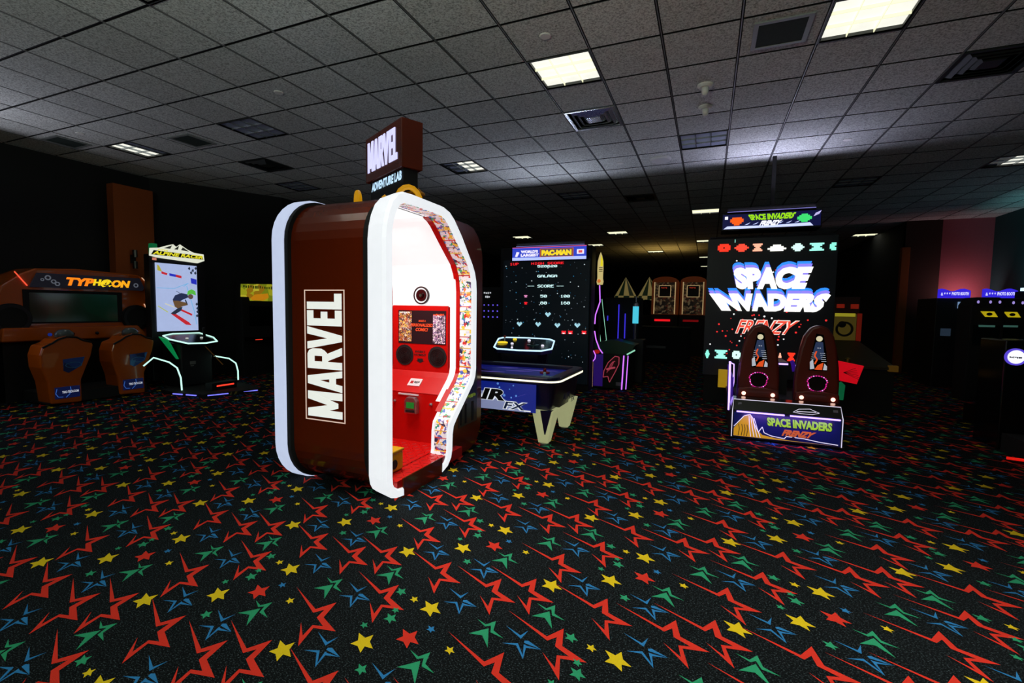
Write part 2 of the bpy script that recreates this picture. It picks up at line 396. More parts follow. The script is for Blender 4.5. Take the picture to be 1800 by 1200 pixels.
# ================================================================== CEILING THINGS
hous = paint('fixture_housing_steel', (60, 62, 62), .5, .4)
louv = paint('parabolic_louver', (150, 156, 160), .25, .6)
tubeon = glow('fluorescent_panel', (251, 250, 236), 1.0)
tubeoff = paint('unlit_lens', (150, 160, 182), .4)
def fixture(i, j, kind, label, grp='ceiling light fixtures'):
    x0, x1, y0, y1 = GX(i), GX(i+1), GY(j), GY(j+1); c = ((x0+x1)/2, (y0+y1)/2, ZC)
    t = thing('ceiling_light', c, label, 'light', grp)
    e = .02; z = ZC-.006
    f = MB()
    po = [(x0+.004, y0+.004), (x1-.004, y0+.004), (x1-.004, y1-.004), (x0+.004, y1-.004)]; pi = [(x0+e, y0+e), (x1-e, y0+e), (x1-e, y1-e), (x0+e, y1-e)]
    f.ring(po, pi, (0, 0, z), X, Y, hous, .012)
    f.box(x0+e, x1-e, y0+e, y1-e, ZC+.10, ZC+.11, hous)
    for a in ((x0+e-.006, x0+e, y0+e, y1-e), (x1-e, x1-e+.006, y0+e, y1-e), (x0+e, x1-e, y0+e-.006, y0+e), (x0+e, x1-e, y1-e, y1-e+.006)): f.box(*a, z, ZC+.10, hous)
    f.build('frame', t)
    xm = x0+e+(x1-x0-2*e)*(.0 if kind == 'on' else .42)
    if kind == 'on': MB().box(x0+e, x1-e, y0+e, y1-e, ZC+.03, ZC+.04, tubeon).build('diffuser', t)
    elif kind == 'half':
        MB().box(xm, x1-e, y0+e, y1-e, ZC+.03, ZC+.04, tubeon).build('diffuser', t)
        MB().box(x0+e, xm, y0+e, y1-e, ZC+.03, ZC+.04, tubeoff).build('unlit_diffuser', t)
    elif kind == 'halfy':
        ym = y1-e-(y1-y0)*.45 if i > 0 else y0+e+(y1-y0)*.0
        MB().box(x0+e, x1-e-(.2 if i < 0 else 0), y0+e, y1-e, ZC+.03, ZC+.04, tubeon).build('diffuser', t)
        MB().box(x1-e-.2, x1-e, y0+e, y1-e, ZC+.026, ZC+.03, tubeoff).build('unlit_diffuser', t)
    else: MB().box(x0+e, x1-e, y0+e, y1-e, ZC+.010, ZC+.02, tubeoff).build('diffuser', t)
    lv = MB(); w = x1-x0-2*e
    for k in (1, 2):
        lz = (ZC+.004, ZC+.028) if kind != 'off' else (ZC-.004, ZC+.010)
        lv.box(x0+e+w*k/3-.003, x0+e+w*k/3+.003, y0+e, y1-e, *lz, louv if kind != 'on' else MATS['lit_look_louver'])
        lv.box(x0+e, x1-e, y0+e+w*k/3-.003, y0+e+w*k/3+.003, *lz, louv if kind != 'on' else MATS['lit_look_louver'])
    lv.build('louver', t)
    return t
glow('lit_look_louver', (246, 246, 205), .95)  # louver copy with emission, so blades in lit fixtures look lit
LBL = {(-3, 1): 'lit square ceiling panel upper middle, above and right of the booth sign', (1, 1): 'largest lit square ceiling panel at the top right of the picture',
 (-7, -3): 'lit ceiling panel cut by the top left edge of the picture', (-1, 13): 'lit ceiling panel just left of the green and orange lit marquee',
 (-5, 17): 'lit ceiling panel between the blue marquee and the tall game screen, upper one', (-10, 17): 'lit ceiling panel just above the left of the blue marquee',
 (-7, 21): 'thin lit ceiling panel at the right end of the blue marquee', (-4, 25): 'thin lit ceiling panel in the warm glow over the striped tents',
 (-1, 21): 'small lit ceiling panel touching the left edge of the tall game screen, highest of three', (6, 21): 'lit ceiling panel in the dark right of the tall game screen',
 (-1, 29): 'small lit ceiling panel left of the tall game screen, middle of three', (-1, 36): 'smallest lit ceiling panel left of the tall game screen, lowest of three',
 (-7, 5): 'half lit ceiling panel just right of the red sign box', (-14, 1): 'lit ceiling panel near the left wall with one grey strip', (6, 9): 'half lit ceiling panel at the right edge of the picture',
 (-10, 1): 'unlit gridded ceiling panel above and left of the booth', (-1, 5): 'unlit pale blue ceiling panel in the bright ceiling band', (-5, 9): 'unlit ceiling panel in shade above the blue marquee',
 (-13, 5): 'unlit dim ceiling panel above the left end of the booth', (3, 10): 'unlit ceiling panel in shade above and right of the green and orange marquee'}
for c in LIT: fixture(c[0], c[1], 'on', LBL.get(c, 'lit square ceiling panel above the camera, outside the picture'))
for c in HALF: fixture(c[0], c[1], 'half' if c[0] != -14 else 'halfy', LBL[c])
for c in OFFL: fixture(c[0], c[1], 'off', LBL[c])
def vent(i, j, m, label, deep=.0):
    x0, x1, y0, y1 = GX(i)+.006, GX(i+1)-.006, GY(j)+.006, GY(j+1)-.006; c = ((x0+x1)/2, (y0+y1)/2, ZC)
    t = thing('ceiling_vent', c, label, 'vent', 'ceiling air vents')
    sq = lambda d: [(x0+d, y0+d), (x1-d, y0+d), (x1-d, y1-d), (x0+d, y1-d)]
    MB().ring(sq(0), sq(.03), (0, 0, ZC-.008), X, Y, m, .014).box(x0+.02, x1-.02, y0+.02, y1-.02, ZC+.1, ZC+.11, blackm).build('frame', t)
    for k, d in enumerate((.07, .13, .19)):
        b = MB(); a0 = [(p[0], p[1], ZC+.025) for p in sq(d-.03)]; a1 = [(p[0], p[1], ZC-.012) for p in sq(d+.02)]
        n = 4
        for q in range(4): b.hexa([a0[q], a0[(q+1) % 4], a1[(q+1) % 4], a1[q]], [tuple(Vector(v)+Vector((0, 0, .004))) for v in (a0[q], a0[(q+1) % 4], a1[(q+1) % 4], a1[q])], m)
        b.build('louver_ring', t)
    MB().box(x0+.21, x1-.21, y0+.21, y1-.21, ZC-.014, ZC-.008, m).build('centre_plate', t)
vm1 = paint('vent_aluminium', (190, 195, 200), .25, .8); vm2 = paint('vent_dark_steel', (38, 42, 42), .5, .3)
vent(-3, 3, vm1, 'shiny aluminium stepped ceiling vent below the upper middle lit panel')
vent(-12, 3, vm2, 'dark ceiling vent above and left of the booth')
vent(3, 3, vm2, 'large dark stepped ceiling vent at the right edge below the largest lit panel')
vent(-3, 10, vm2, 'small dark ceiling vent left of the green and orange marquee')
def grille(i, j, label):
    x0, x1, y0, y1 = GX(i)+.09, GX(i+1)-.09, GY(j)+.09, GY(j+1)-.09
    t = thing('return_grille', ((x0+x1)/2, (y0+y1)/2, ZC), label, 'grille', 'ceiling return grilles')
    sq = lambda d: [(x0+d, y0+d), (x1-d, y0+d), (x1-d, y1-d), (x0+d, y1-d)]
    MB().ring(sq(0), sq(.035), (0, 0, ZC-.012), X, Y, paint('grille_frame_grey', (120, 126, 124), .5), .011).build('frame', t)
    MB().box(x0+.03, x1-.03, y0+.03, y1-.03, ZC-.008, ZC-.002, paint('grille_dark_mesh', (52, 62, 58), .8, spec=.1)).build('mesh_panel', t)
grille(0, 1, 'dark square grille with grey frame beside the largest lit ceiling panel')
grille(-12, 1, 'dark square grille in the ceiling right of the lit panel near the left wall')
grille(-15, 0, 'dark square grille in the ceiling close to the left wall')
def disc_thing(name, i, j, r, h, label, cat, m=whitep, grp=None):
    o = MB().lathe([(r, ZC), (r, ZC-h*.4), (r*.85, ZC-h), (.0001, ZC-h)], (GX(i), GY(j), 0), m, 28).build(name, smooth=False)
    return one(o, label, cat, grp)
tilew = paint('ceiling_fitting_white', (225, 225, 220), .6)
disc_thing('ceiling_speaker', -1.5, 6.5, .15, .03, 'round white ceiling speaker left of the unlit pale blue panel', 'speaker')
for i, j, lb in ((-2.5, .45, 'above the upper middle lit panel'), (-7.5, .4, 'left of the red sign box, high in the ceiling'), (-2.5, 6.5, 'left of the round ceiling speaker'), (2.4, 6.5, 'in the brightest part of the ceiling band at right'), (-13.5, .3, 'in the pale ceiling patch at far left')):
    disc_thing('sprinkler_cover', i, j, .048, .008, 'small round flat sprinkler cover '+lb, 'sprinkler', tilew, 'ceiling sprinkler covers')
for j, lb in ((2.75, 'upper'), (3.65, 'lower')):
    t = thing('hanging_sensor', (GX(-.45), GY(j), ZC), 'pale dome sensor hanging from the ceiling right of the shiny vent, %s of the two' % lb, 'sensor', 'hanging ceiling sensors')
    MB().lathe([(.075, ZC), (.075, ZC-.012), (.055, ZC-.03), (.0001, ZC-.03)], (GX(-.45), GY(j), 0), tilew, 20).build('base_plate', t, smooth=False)
    MB().lathe([(.035, ZC-.03), (.032, ZC-.075), (.02, ZC-.095), (.0001, ZC-.1)], (GX(-.45), GY(j), 0), tilew, 16).build('dome', t, smooth=True)

# ================================================================== PHOTO BOOTH
redp = paint('booth_red_gloss', (110, 34, 6), .22, var=.06, coat=.3)
redi = paint('booth_inner_red', (196, 12, 8), .35, var=.05)
ledw = glow('booth_led_white', (236, 240, 244), .95, True)
ledr = glow('booth_led_rear', (196, 208, 236), .9, True)
ledc = glow('booth_light_wall', (240, 242, 242), .97, True)
print_w = glow('lit_white_letter', (236, 240, 232), .9)
orangep = paint('yellow_pipe_paint', (214, 140, 6), .3)
def comic_mat():
    m = art('comic_strip_print', [(236, 240, 242), (200, 210, 225), (60, 110, 190), (200, 50, 45), (235, 200, 70), (60, 160, 110), (225, 130, 60), (120, 95, 160), (40, 46, 80)], 38, .42, .4, dens=.30)
    nt = m.node_tree; b = nt.nodes['Principled BSDF']; src = b.inputs['Base Color'].links[0].from_socket
    tc = nt.nodes.new('ShaderNodeTexCoord'); sp = nt.nodes.new('ShaderNodeSeparateXYZ'); nt.links.new(tc.outputs['Object'], sp.inputs[0])
    def band(period, lo, col, prev):
        mo = nt.nodes.new('ShaderNodeMath'); mo.operation = 'PINGPONG'; mo.inputs[1].default_value = period; nt.links.new(sp.outputs['Z'], mo.inputs[0])
        lt = nt.nodes.new('ShaderNodeMath'); lt.operation = 'LESS_THAN'; lt.inputs[1].default_value = lo; nt.links.new(mo.outputs[0], lt.inputs[0])
        mx = nt.nodes.new('ShaderNodeMix'); mx.data_type = 'RGBA'; mx.inputs[7].default_value = s2l(col)+(1,)
        nt.links.new(lt.outputs[0], mx.inputs[0]); nt.links.new(prev, mx.inputs[6]); return mx.outputs[2]
    n = nt.nodes.new('ShaderNodeTexNoise'); n.inputs['Scale'].default_value = 20; nt.links.new(tc.outputs['Object'], n.inputs['Vector'])
    gt = nt.nodes.new('ShaderNodeMath'); gt.operation = 'GREATER_THAN'; gt.inputs[1].default_value = .54; nt.links.new(n.outputs['Fac'], gt.inputs[0])
    mx = nt.nodes.new('ShaderNodeMix'); mx.data_type = 'RGBA'; mx.inputs[7].default_value = s2l((225, 235, 242))+(1,)
    nt.links.new(gt.outputs[0], mx.inputs[0]); nt.links.new(src, mx.inputs[6])
    o = band(.086, .004, (235, 200, 90), mx.outputs[2]); o = band(.142, .004, (200, 60, 50), o); o = band(.057, .0015, (50, 50, 70), o)
    nt.links.new(o, b.inputs['Base Color']); nt.links.new(o, b.inputs['Emission Color'])
    return m
comic = comic_mat()
def booth():
    t = thing('photo_booth', (-2.4, 3.3, 0), 'large red photo booth with glowing white edge frames and a red sign on top', 'photo booth')
    xf, xb = -1.94, -2.94
    PO = [(2.718, .0), (2.66, .008), (2.60, .03), (2.55, .07), (2.52, .12), (2.505, .19), (2.502, 1.80), (2.514, 1.89), (2.54, 1.975), (2.585, 2.06), (2.65, 2.12), (2.73, 2.148), (2.85, 2.155), (3.24, 2.155), (3.34, 2.132), (3.42, 2.085), (3.55, 1.968), (3.75, 1.75), (3.80, 1.68), (3.83, 1.60), (3.84, 1.5), (3.845, .80), (3.83, .725), (3.79, .66), (3.50, .41), (3.44, .35), (3.425, .29), (3.42, .16), (3.40, .09), (3.34, .03), (3.25, .0)]
    PI = [(2.718, .075), (2.69, .078), (2.655, .085), (2.62, .11), (2.602, .14), (2.597, .19), (2.597, 1.80), (2.60, 1.86), (2.618, 1.93), (2.645, 1.99), (2.685, 2.04), (2.74, 2.065), (2.85, 2.07), (3.22, 2.07), (3.28, 2.05), (3.33, 2.02), (3.48, 1.89), (3.66, 1.74), (3.71, 1.66), (3.735, 1.59), (3.745, 1.5), (3.75, .81), (3.735, .755), (3.70, .705), (3.42, .465), (3.35, .40), (3.33, .32), (3.325, .17), (3.31, .12), (3.285, .09), (3.25, .075)]
    P3 = lambda p, x: (x, p[0], p[1])
    n = len(PO)
    # frames : the ring plane is y,z ; normal +x
    fm = MB(); POb = inset(PO, .034)
    PIa = inset(PI, -.022); POa = inset(PO, .008)
    L = [[P3(p, x) for p in P] for P, x in ((POb, -2.10), (POa, -1.965), (inset(PO, .02), xf), (inset(PI, -.01), xf), (PI, -1.95), (PI, -2.10))]; m_ = len(L); fs = []
    for i in range(n-1):
        for k in range(m_): fs.append((k*n+i, k*n+i+1, ((k+1) % m_)*n+i+1, ((k+1) % m_)*n+i))
    fs += [tuple(k*n for k in range(m_)), tuple(k*n+n-1 for k in range(m_))]
    fm.add(sum(L, []), fs, ledw); fm.build('led_frame', t, label='glowing white front edge frame')
    body = rrect(2.505, .0, 4.06, 2.155, .33, 8)
    MB().ring(body, inset(body, .03), (xb+.11, 0, 0), Y, Z, ledr, 0, back=.11).build('led_frame', t, bevel=.008, label='glowing white rear edge frame')
    # dark seams
    sh = rrect(2.545, .02, 4.09, 2.12, .31, 8)
    MB().ring(sh, inset(sh, .05), (-2.10, 0, 0), Y, Z, blackm, 0, back=.045).build('seam_strip', t)
    sh2 = rrect(2.518, .01, 4.08, 2.14, .32, 8)
    MB().ring(sh2, inset(sh2, .06), (-2.795, 0, 0), Y, Z, blackm, 0, back=.033).build('seam_strip', t)
    # outer shell
    so = rrect(2.55, .03, 4.10, 2.125, .31, 8)
    MB().ring(so, inset(so, .03), (-2.14, 0, 0), Y, Z, redp, 0, back=.66).build('outer_shell', t, smooth=False)
    # front panel of the end unit, filling between the profile frame and the shell
    fr = rrect(2.56, .03, 4.10, 2.10, .31, 8)
    right = [p for p in fr]
    prof = [(3.24, 2.10), (3.34, 2.10)]+PO[15:27]+[(3.40, .05)]
    outer = [(3.79, 2.10), (3.90, 2.085), (4.0, 2.02), (4.06, 1.94), (4.09, 1.85), (4.10, 1.75), (4.10, .32), (4.085, .2), (4.04, .12), (3.97, .065), (3.88, .035), (3.45, .03)]
    MB().poly(prof+outer[::-1], (-2.11, 0, 0), Y, Z, redp, .09).build('unit_front_panel', t)
    MB().poly([(3.87, .80), (3.86, .72), (3.82, .64), (3.64, .49), (3.64, .28), (4.0, .28), (4.0, .80)], (-2.02, 0, 0), Y, Z, art('side_poster_print', [(16, 12, 12), (60, 14, 10), (40, 40, 44), (24, 20, 40)], 14, 0, dens=.5), .004).bars(3.74, .52, .24, .035, 9, (-2.02, 0, 0), Y, Z, glow('poster_lime', (120, 140, 20), .5), .006)\
        .rect(3.67, .3, .03, .16, (-2.015, 0, 0), Y, Z, blackm, .002).rect(3.76, .3, .03, .18, (-2.015, 0, 0), Y, Z, blackm, .002).rect(3.89, .3, .04, .18, (-2.015, 0, 0), Y, Z, blackm, .002).build('side_poster', t)
    # printed strip lining the inner rim (profile extruded in depth)
    def ext(pts, x0, x1, m, th=.01, name='x', lift=.004, **kw):
        q = []
        for i in range(len(pts)):
            a = Vector(pts[max(0, i-1)]); b = Vector(pts[min(len(pts)-1, i+1)]); d = (b-a).normalized(); q.append((pts[i][0]+d.y*lift, pts[i][1]-d.x*lift))
        pts = q
        mb = MB(); N = len(pts)
        vs = [(x0, p[0], p[1]) for p in pts]+[(x1, p[0], p[1]) for p in pts]
        nr = []
        for i in range(N):
            a = Vector(pts[max(0, i-1)]); b = Vector(pts[min(N-1, i+1)]); d = (b-a).normalized(); nr.append((pts[i][0]+d.y*-th, pts[i][1]+d.x*th))
        vs += [(x0, p[0], p[1]) for p in nr]+[(x1, p[0], p[1]) for p in nr]
        fs = []
        for i in range(N-1):
            fs += [(i, i+1, N+i+1, N+i), (2*N+i, 3*N+i, 3*N+i+1, 2*N+i+1), (i, 2*N+i, 2*N+i+1, i+1), (N+i, N+i+1, 3*N+i+1, 3*N+i)]
        fs += [(0, N, 3*N, 2*N), (N-1, 3*N-1, 4*N-1, 2*N-1)]
        mb.add(vs, fs, m); return mb.build(name, t, **kw)
    inn = PI
    ext(inn[11:], -1.955, -2.068, comic, .004, 'comic_strip')
    ext(inn[:7], -1.955, -2.068, comic, .004, 'comic_strip')
    # end unit face : profile extruded further back
    ext(inn[13:25], -2.068, -2.12, redi, .006, 'red_rim', lift=.008)
    wall_up = inn[11:23][:-1]+[(3.735, 1.345)]
    up = [p for p in inn[11:21]]+[(3.747, 1.36)]
    ext(up, -2.115, -2.80, ledc, .02, 'light_wall')
    lowp = [(3.747, 1.36), (3.75, .81), (3.735, .755), (3.70, .705), (3.56, .58)]
    ext(lowp, -2.115, -2.80, redi, .02, 'unit_face')
    MB().box(-2.80, -2.08, 3.56, 3.60, .12, .585, redi).build('lower_panel', t)
    MB().poly([(3.735, .755), (3.70, .705), (3.35, .40), (3.33, .32), (3.33, .12), (3.62, .12), (3.62, .585)], (-2.08, 0, 0), Y, Z, redi, .05).build('unit_side_fin', t)
    # white stripe beside the face following the profile
    ext([(3.71, 1.66), (3.732, 1.59), (3.742, 1.5), (3.746, .81), (3.732, .755), (3.69, .70), (3.50, .535)], -2.105, -2.165, glow('booth_stripe_white', (240, 240, 240), .95), .004, 'light_strip', lift=.006)
    # inner end wall (near end) and ceiling, back wall
    MB().box(-2.80, -2.10, 2.60, 2.62, .25, 1.95, redi).build('end_wall', t)
    MB().poly(inset(rrect(2.56, .04, 3.9, 2.1, .25, 6), .02), (-2.84, 0, 0), Y, Z, redi, .02).build('back_wall', t)
    # deck
    treadm = paint('deck_tread_plate', (178, 10, 8), .38, var=.1, scale=60)
    dk = MB(); dk.box(-2.80, -2.10, 2.80, 3.6, .05, .135, redi).box(-2.80, -2.10, 2.66, 2.82, .125, .135, redi).box(-2.11, -1.955, 2.66, 3.6, .05, .135, redi)
    dk.build('deck', t)
    tr = MB()
    for a in range(14):
        for b in range(15):
            x = -1.99-.055*a; y = 2.67+.058*b; s = 1 if (a+b) % 2 else -1
            tr.hexa([(x-.016, y-.016*s-.005, .135), (x+.016, y+.016*s-.005, .135), (x+.016, y+.016*s+.005, .135), (x-.016, y-.016*s+.005, .135)], [(x-.012, y-.012*s-.002, .139), (x+.012, y+.012*s-.002, .139), (x+.012, y+.012*s+.002, .139), (x-.012, y-.012*s+.002, .139)], treadm)
    tr.build('tread_plate', t)
    MB().box(-1.955, -1.945, 2.718, 3.25, .0, .14, redp).build('deck_front', t)
    # monitor group on the face (plane y = 3.735, facing -y ; U=+x, V=+z -> N=-y)
    yf = 3.742; O = (0, yf, 0)
    MB().rect(-2.79, .99-.37, .61, .75, O, X, Z, redi, .012).build('monitor_bezel', t, bevel=.004)
    # local placement: pixels were measured on plane 3.6; push to 3.742
    def S(x, z): return (x*3.742/3.6, 1.35+(z-1.35)*3.742/3.6)
    x0, z0 = S(-2.62, 1.025); x1, z1 = S(-2.12, 1.325)
    O = (0, yf-.012, 0)
    MB().rect(x0, z0, x1-x0, z1-z0, O, X, Z, glow('booth_screen_dark', (20, 22, 28), .5), .004).build('monitor', t)
    sc = MB(); w = x1-x0; h = z1-z0; O2 = (0, yf-.0165, 0)
    ca = art('screen_comic_cover', [(70, 44, 36), (170, 90, 40), (220, 190, 90), (120, 60, 50), (190, 190, 190), (40, 40, 50)], 80, .5, dens=.15)
    cb = art('screen_comic_page', [(50, 44, 64), (150, 110, 150), (200, 190, 200), (90, 80, 120), (230, 220, 220), (30, 30, 40)], 85, .5, dens=.15)
    sc.rect(x0+.01, z0+.02, w*.27, h*.9, O2, X, Z, ca, .002); sc.rect(x1-w*.26, z0+.01, w*.25, h*.84, O2, X, Z, cb, .002)
    og = glow('screen_orange_text', (240, 80, 40), 1.0)
    sc.text('MAKE A', x0+w*.44, z0+h*.66, w*.15, h*.06, O2, X, Z, og, .003, .02, .25)
    sc.text('PERSONALIZED', x0+w*.27, z0+h*.52, w*.47, h*.09, O2, X, Z, og, .004, .03, .25)
    sc.text('COMIC!', x0+w*.38, z0+h*.38, w*.26, h*.1, O2, X, Z, og, .004, .03, .25)
    sc.bars(x0+.015, z1-.03, w*.24, .018, 9, O2, X, Z, print_w, .003); sc.bars(x1-w*.25, z1-.045, w*.22, .018, 8, O2, X, Z, og, .003, 4)
    sc.build('screen_picture', bpy.data.objects['monitor'])
    for px_, pz in ((-2.552, .918), (-2.206, .915)):
        cx, cz = S(px_, pz); g = MB()  .disc(cx, cz, .098, O, X, Z, blackm, .006, 28)
        for k in range(5): g.hoop(cx, cz, .01+.015*k, .016+.015*k, O, X, Z, black, .010, 20)
        g.build('speaker_grille', t)
    cx, cz = S(-2.385, .925)
    MB().text('INSERT', cx-.055, cz+.02, .11, .02, O, X, Z, blackm, .003, .02).text('PAYMENT', cx-.065, cz-.01, .13, .02, O, X, Z, blackm, .003, .02).poly([(cx-.03, cz-.035), (cx+.03, cz-.035), (cx+.03, cz-.055), (cx+.045, cz-.055), (cx, cz-.075), (cx-.045, cz-.055), (cx-.03, cz-.055)], O, X, Z, blackm, .003).build('payment_lettering', t)
    cx, cz = S(-2.375, 1.46)
    MB().hoop(cx, cz, .07, .083, (0, yf, 0), X, Z, black, .02, 32).hoop(cx, cz, .062, .07, (0, yf, 0), X, Z, ledc, .016, 32).disc(cx, cz, .056, (0, yf, 0), X, Z, blackg, .018, 28).build('camera_ring', t)
    MB().disc(cx, cz, .026, (0, yf-.018, 0), X, Z, glassd, .01, 20).disc(cx, cz, .014, (0, yf-.028, 0), X, Z, paint('lens_green_coating', (30, 60, 50), .1), .003, 16).build('camera_lens', t)
    # payment reader on the lower sloping shelf
    s1 = Vector((0, 3.70, .705)); s2 = Vector((0, 3.56, .58)); sv = (s1-s2).normalized(); O3 = (0, 3.556, .578)
    MB().rect(-2.54, .075, .13, .085, O3, X, sv, whitep, .01).rect(-2.52, .10, .03, .03, O3, X, sv, paint('label_red', (180, 30, 30), .5), .012).bars(-2.48, .10, .06, .03, 4, O3, X, sv, black, .012).build('notice_plate', t)
    O4 = (0, 3.56, 0)
    MB().rect(-2.60, .555, .22, .014, (0, 3.558, 0), X, Z, whitep, .006).build('slot_label', t)
    r = MB(); cx = -2.44; cz = .47
    r.poly([(cx-.065, cz-.075), (cx+.065, cz-.075), (cx+.065, cz+.04), (cx+.04, cz+.075), (cx-.04, cz+.075), (cx-.065, cz+.04)], O4, X, Z, chrome, .05); r.build('card_reader', t, bevel=.008)
    cr = [o for o in bpy.data.objects if o.name.startswith('card_reader')][-1]
    MB().rect(cx-.04, cz-.025, .08, .055, (0, 3.51, 0), X, Z, glow('reader_green', (10, 120, 40), .7), .004).build('reader_display', cr)
    MB().rect(cx-.045, cz-.06, .09, .02, (0, 3.51, 0), X, Z, blackm, .006).build('card_slot', cr)
    for xx in (-2.64, -2.25): MB().lathe([(.014, 3.56), (.014, 3.55), (.006, 3.545), (.006, 3.53), (.0001, 3.53)], (xx, 0, .49), chrome, 14, 'y').build('lock', t)
    # side lettering on the outer shell (plane y=2.55, facing -y): reads upwards
    O = (-2.31, 2.55, .53); U = Z; V = NX
    H = .365; L = .935
    b = MB(); b.ring([(0, 0), (L, 0), (L, H), (0, H)], [(.007, .007), (L-.007, .007), (L-.007, H-.007), (.007, H-.007)], O, U, V, glow('thin_cream_line', (232, 200, 180), .8), .003); b.build('logo_border', t)
    LET = [('M', 0, .82), ('A', .87, .70), ('R', 1.60, .72), ('V', 2.24, .74), ('E', 3.01, .50), ('L', 3.55, .50)]
    def marvel(mb, O, U, V, x, y, w, h, m, d):
        tw = 4.05; s = w/tw
        G = {'M': [[(0, 0), (0, 1), (.24, 1), (.24, 0)], [(.60, 0), (.60, 1), (.84, 1), (.84, 0)], [(.0, 1), (.26, 1), (.50, .12), (.34, .12)], [(.84, 1), (.58, 1), (.34, .12), (.50, .12)]],
             'A': [[(0, 0), (.22, 0), (.42, 1), (.22, 1)], [(.70, 0), (.48, 0), (.28, 1), (.48, 1)], [(.15, .18), (.55, .18), (.52, .36), (.18, .36)]],
             'R': [[(0, 0), (0, 1), (.24, 1), (.24, 0)], [(.2, 1), (.48, 1), (.60, .95), (.66, .84), (.42, .80), (.2, .80)], [(.42, .80), (.66, .84), (.66, .60), (.60, .50), (.42, .56)], [(.2, .40), (.48, .40), (.60, .50), (.42, .56), (.2, .56)], [(.24, .46), (.48, .46), (.72, 0), (.48, 0)]],
             'V': [[(0, 1), (.24, 1), (.46, 0), (.27, 0)], [(.74, 1), (.50, 1), (.28, 0), (.47, 0)]],
             'E': [[(0, 0), (0, 1), (.24, 1), (.24, 0)], [(.2, 1), (.50, 1), (.50, .82), (.2, .82)], [(.2, .59), (.46, .59), (.46, .41), (.2, .41)], [(.2, .18), (.50, .18), (.50, 0), (.2, 0)]],
             'L': [[(0, 0), (0, 1), (.24, 1), (.24, 0)], [(.2, .20), (.50, .20), (.50, 0), (.2, 0)]]}
        for ch, ox, _ in LET:
            for q_, pl in enumerate(G[ch]):
                mb.poly([(x+(ox+a)*s, y+bb*h) for a, bb in pl], O, U, V, m, d+.0003*q_)
        return mb
    marvel(MB(), O, U, V, .028, .026, L-.056, H-.052, print_w, .004).build('side_lettering', t)
    # sign on the roof, turned towards the camera
    c = Vector((-2.52, 3.2, 0)); a = math.radians(40)
    p706 = Vector((-2.307, 3.2, 0))
    SU = Vector((.887, -.462, 0)).normalized(); SW = Vector((-SU.y, SU.x, 0))   # face direction (left->right), depth direction
    O = p706-SU*.46-SW*0
    zb, zt_ = 2.475, 2.86
    def sb(name, u0, u1, w0, w1, z0, z1, m, **k):
        mb = MB(); q = [O+SU*u0+SW*w0, O+SU*u1+SW*w0, O+SU*u1+SW*w1, O+SU*u0+SW*w1]
        mb.hexa([(p.x, p.y, z0) for p in q], [(p.x, p.y, z1) for p in q], m); return mb.build(name, t, **k)
    W = .71
    O = p706-SU*W
    sb('sign_box', 0, W, 0, .19, zb, zt_, redp, bevel=.004)
    sb('sign_base', .04, W-.03, .03, .16, 2.30, zb, blackm)
    marvel(MB(), O, SU, Z, .055, zb+.075, W-.13, .26, glow('sign_letter_lilac', (205, 205, 255), 1.15), .006).build('sign_lettering', t)
    MB().text('ADVENTURE LAB', .07, 2.385, W-.12, .075, O+SW*.03, SU, Z, glow('sign_letter_blue', (190, 225, 255), 1.1), .006, .05, .12).build('sign_lettering', t)
    sb('sign_post', .2, .4, .07, .17, 2.12, 2.32, blackm)
    q = O+SU*(W-.08)+SW*.16
    mb = MB(); mb.lathe([(.0001, 2.37), (.05, 2.33), (.085, 2.30), (.085, 2.29), (.0001, 2.29)], (q.x, q.y, 0), orangep, 18); mb.build('orange_lamp', t, smooth=True)
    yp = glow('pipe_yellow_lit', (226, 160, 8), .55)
    for (x, y, dx, dy, r) in ((-2.53, 2.95, -.5, .86, .075), (-2.28, 2.95, .1, .1, .035), (-2.10, 3.0, .7, .7, .09)):
        P = [(x+dx*(r*math.cos(k*math.pi/8)), y+dy*r*math.cos(k*math.pi/8), 2.13+r*1.3*math.sin(k*math.pi/8)) for k in range(9)]
        MB().tube(P, .02, yp, 10).build('pipe_hook', t, smooth=True)
    for x in (-2.7, -2.2):
        for y in (2.8, 3.9): MB().lathe([(.03, 0), (.03, .03), (.0001, .03)], (x, y, 0), blackm, 12).build('foot', t)
    # stool
    st = thing('step_stool', (-2.2, 2.98, .14), 'small yellow box stool standing inside the red photo booth', 'stool')
    ym = paint('stool_yellow', (206, 160, 10), .4)
    MB().box(-2.34, -2.075, 2.74, 2.90, .14, .28, ym).build('body', st, bevel=.012)
    MB().box(-2.35, -2.07, 2.735, 2.905, .28, .30, ym).build('top', st, bevel=.006)
    MB().hoop(2.79, .20, .0, .035, (-2.074, 0, 0), Y, Z, blackm, .002, 16).build('handle_hole', st)
booth()
lamp('booth_fill_lamp', (-2.45, 3.1, 2.03), 10, .45, 150, (1, .98, .95))  # added lamp that brightens the booth interior

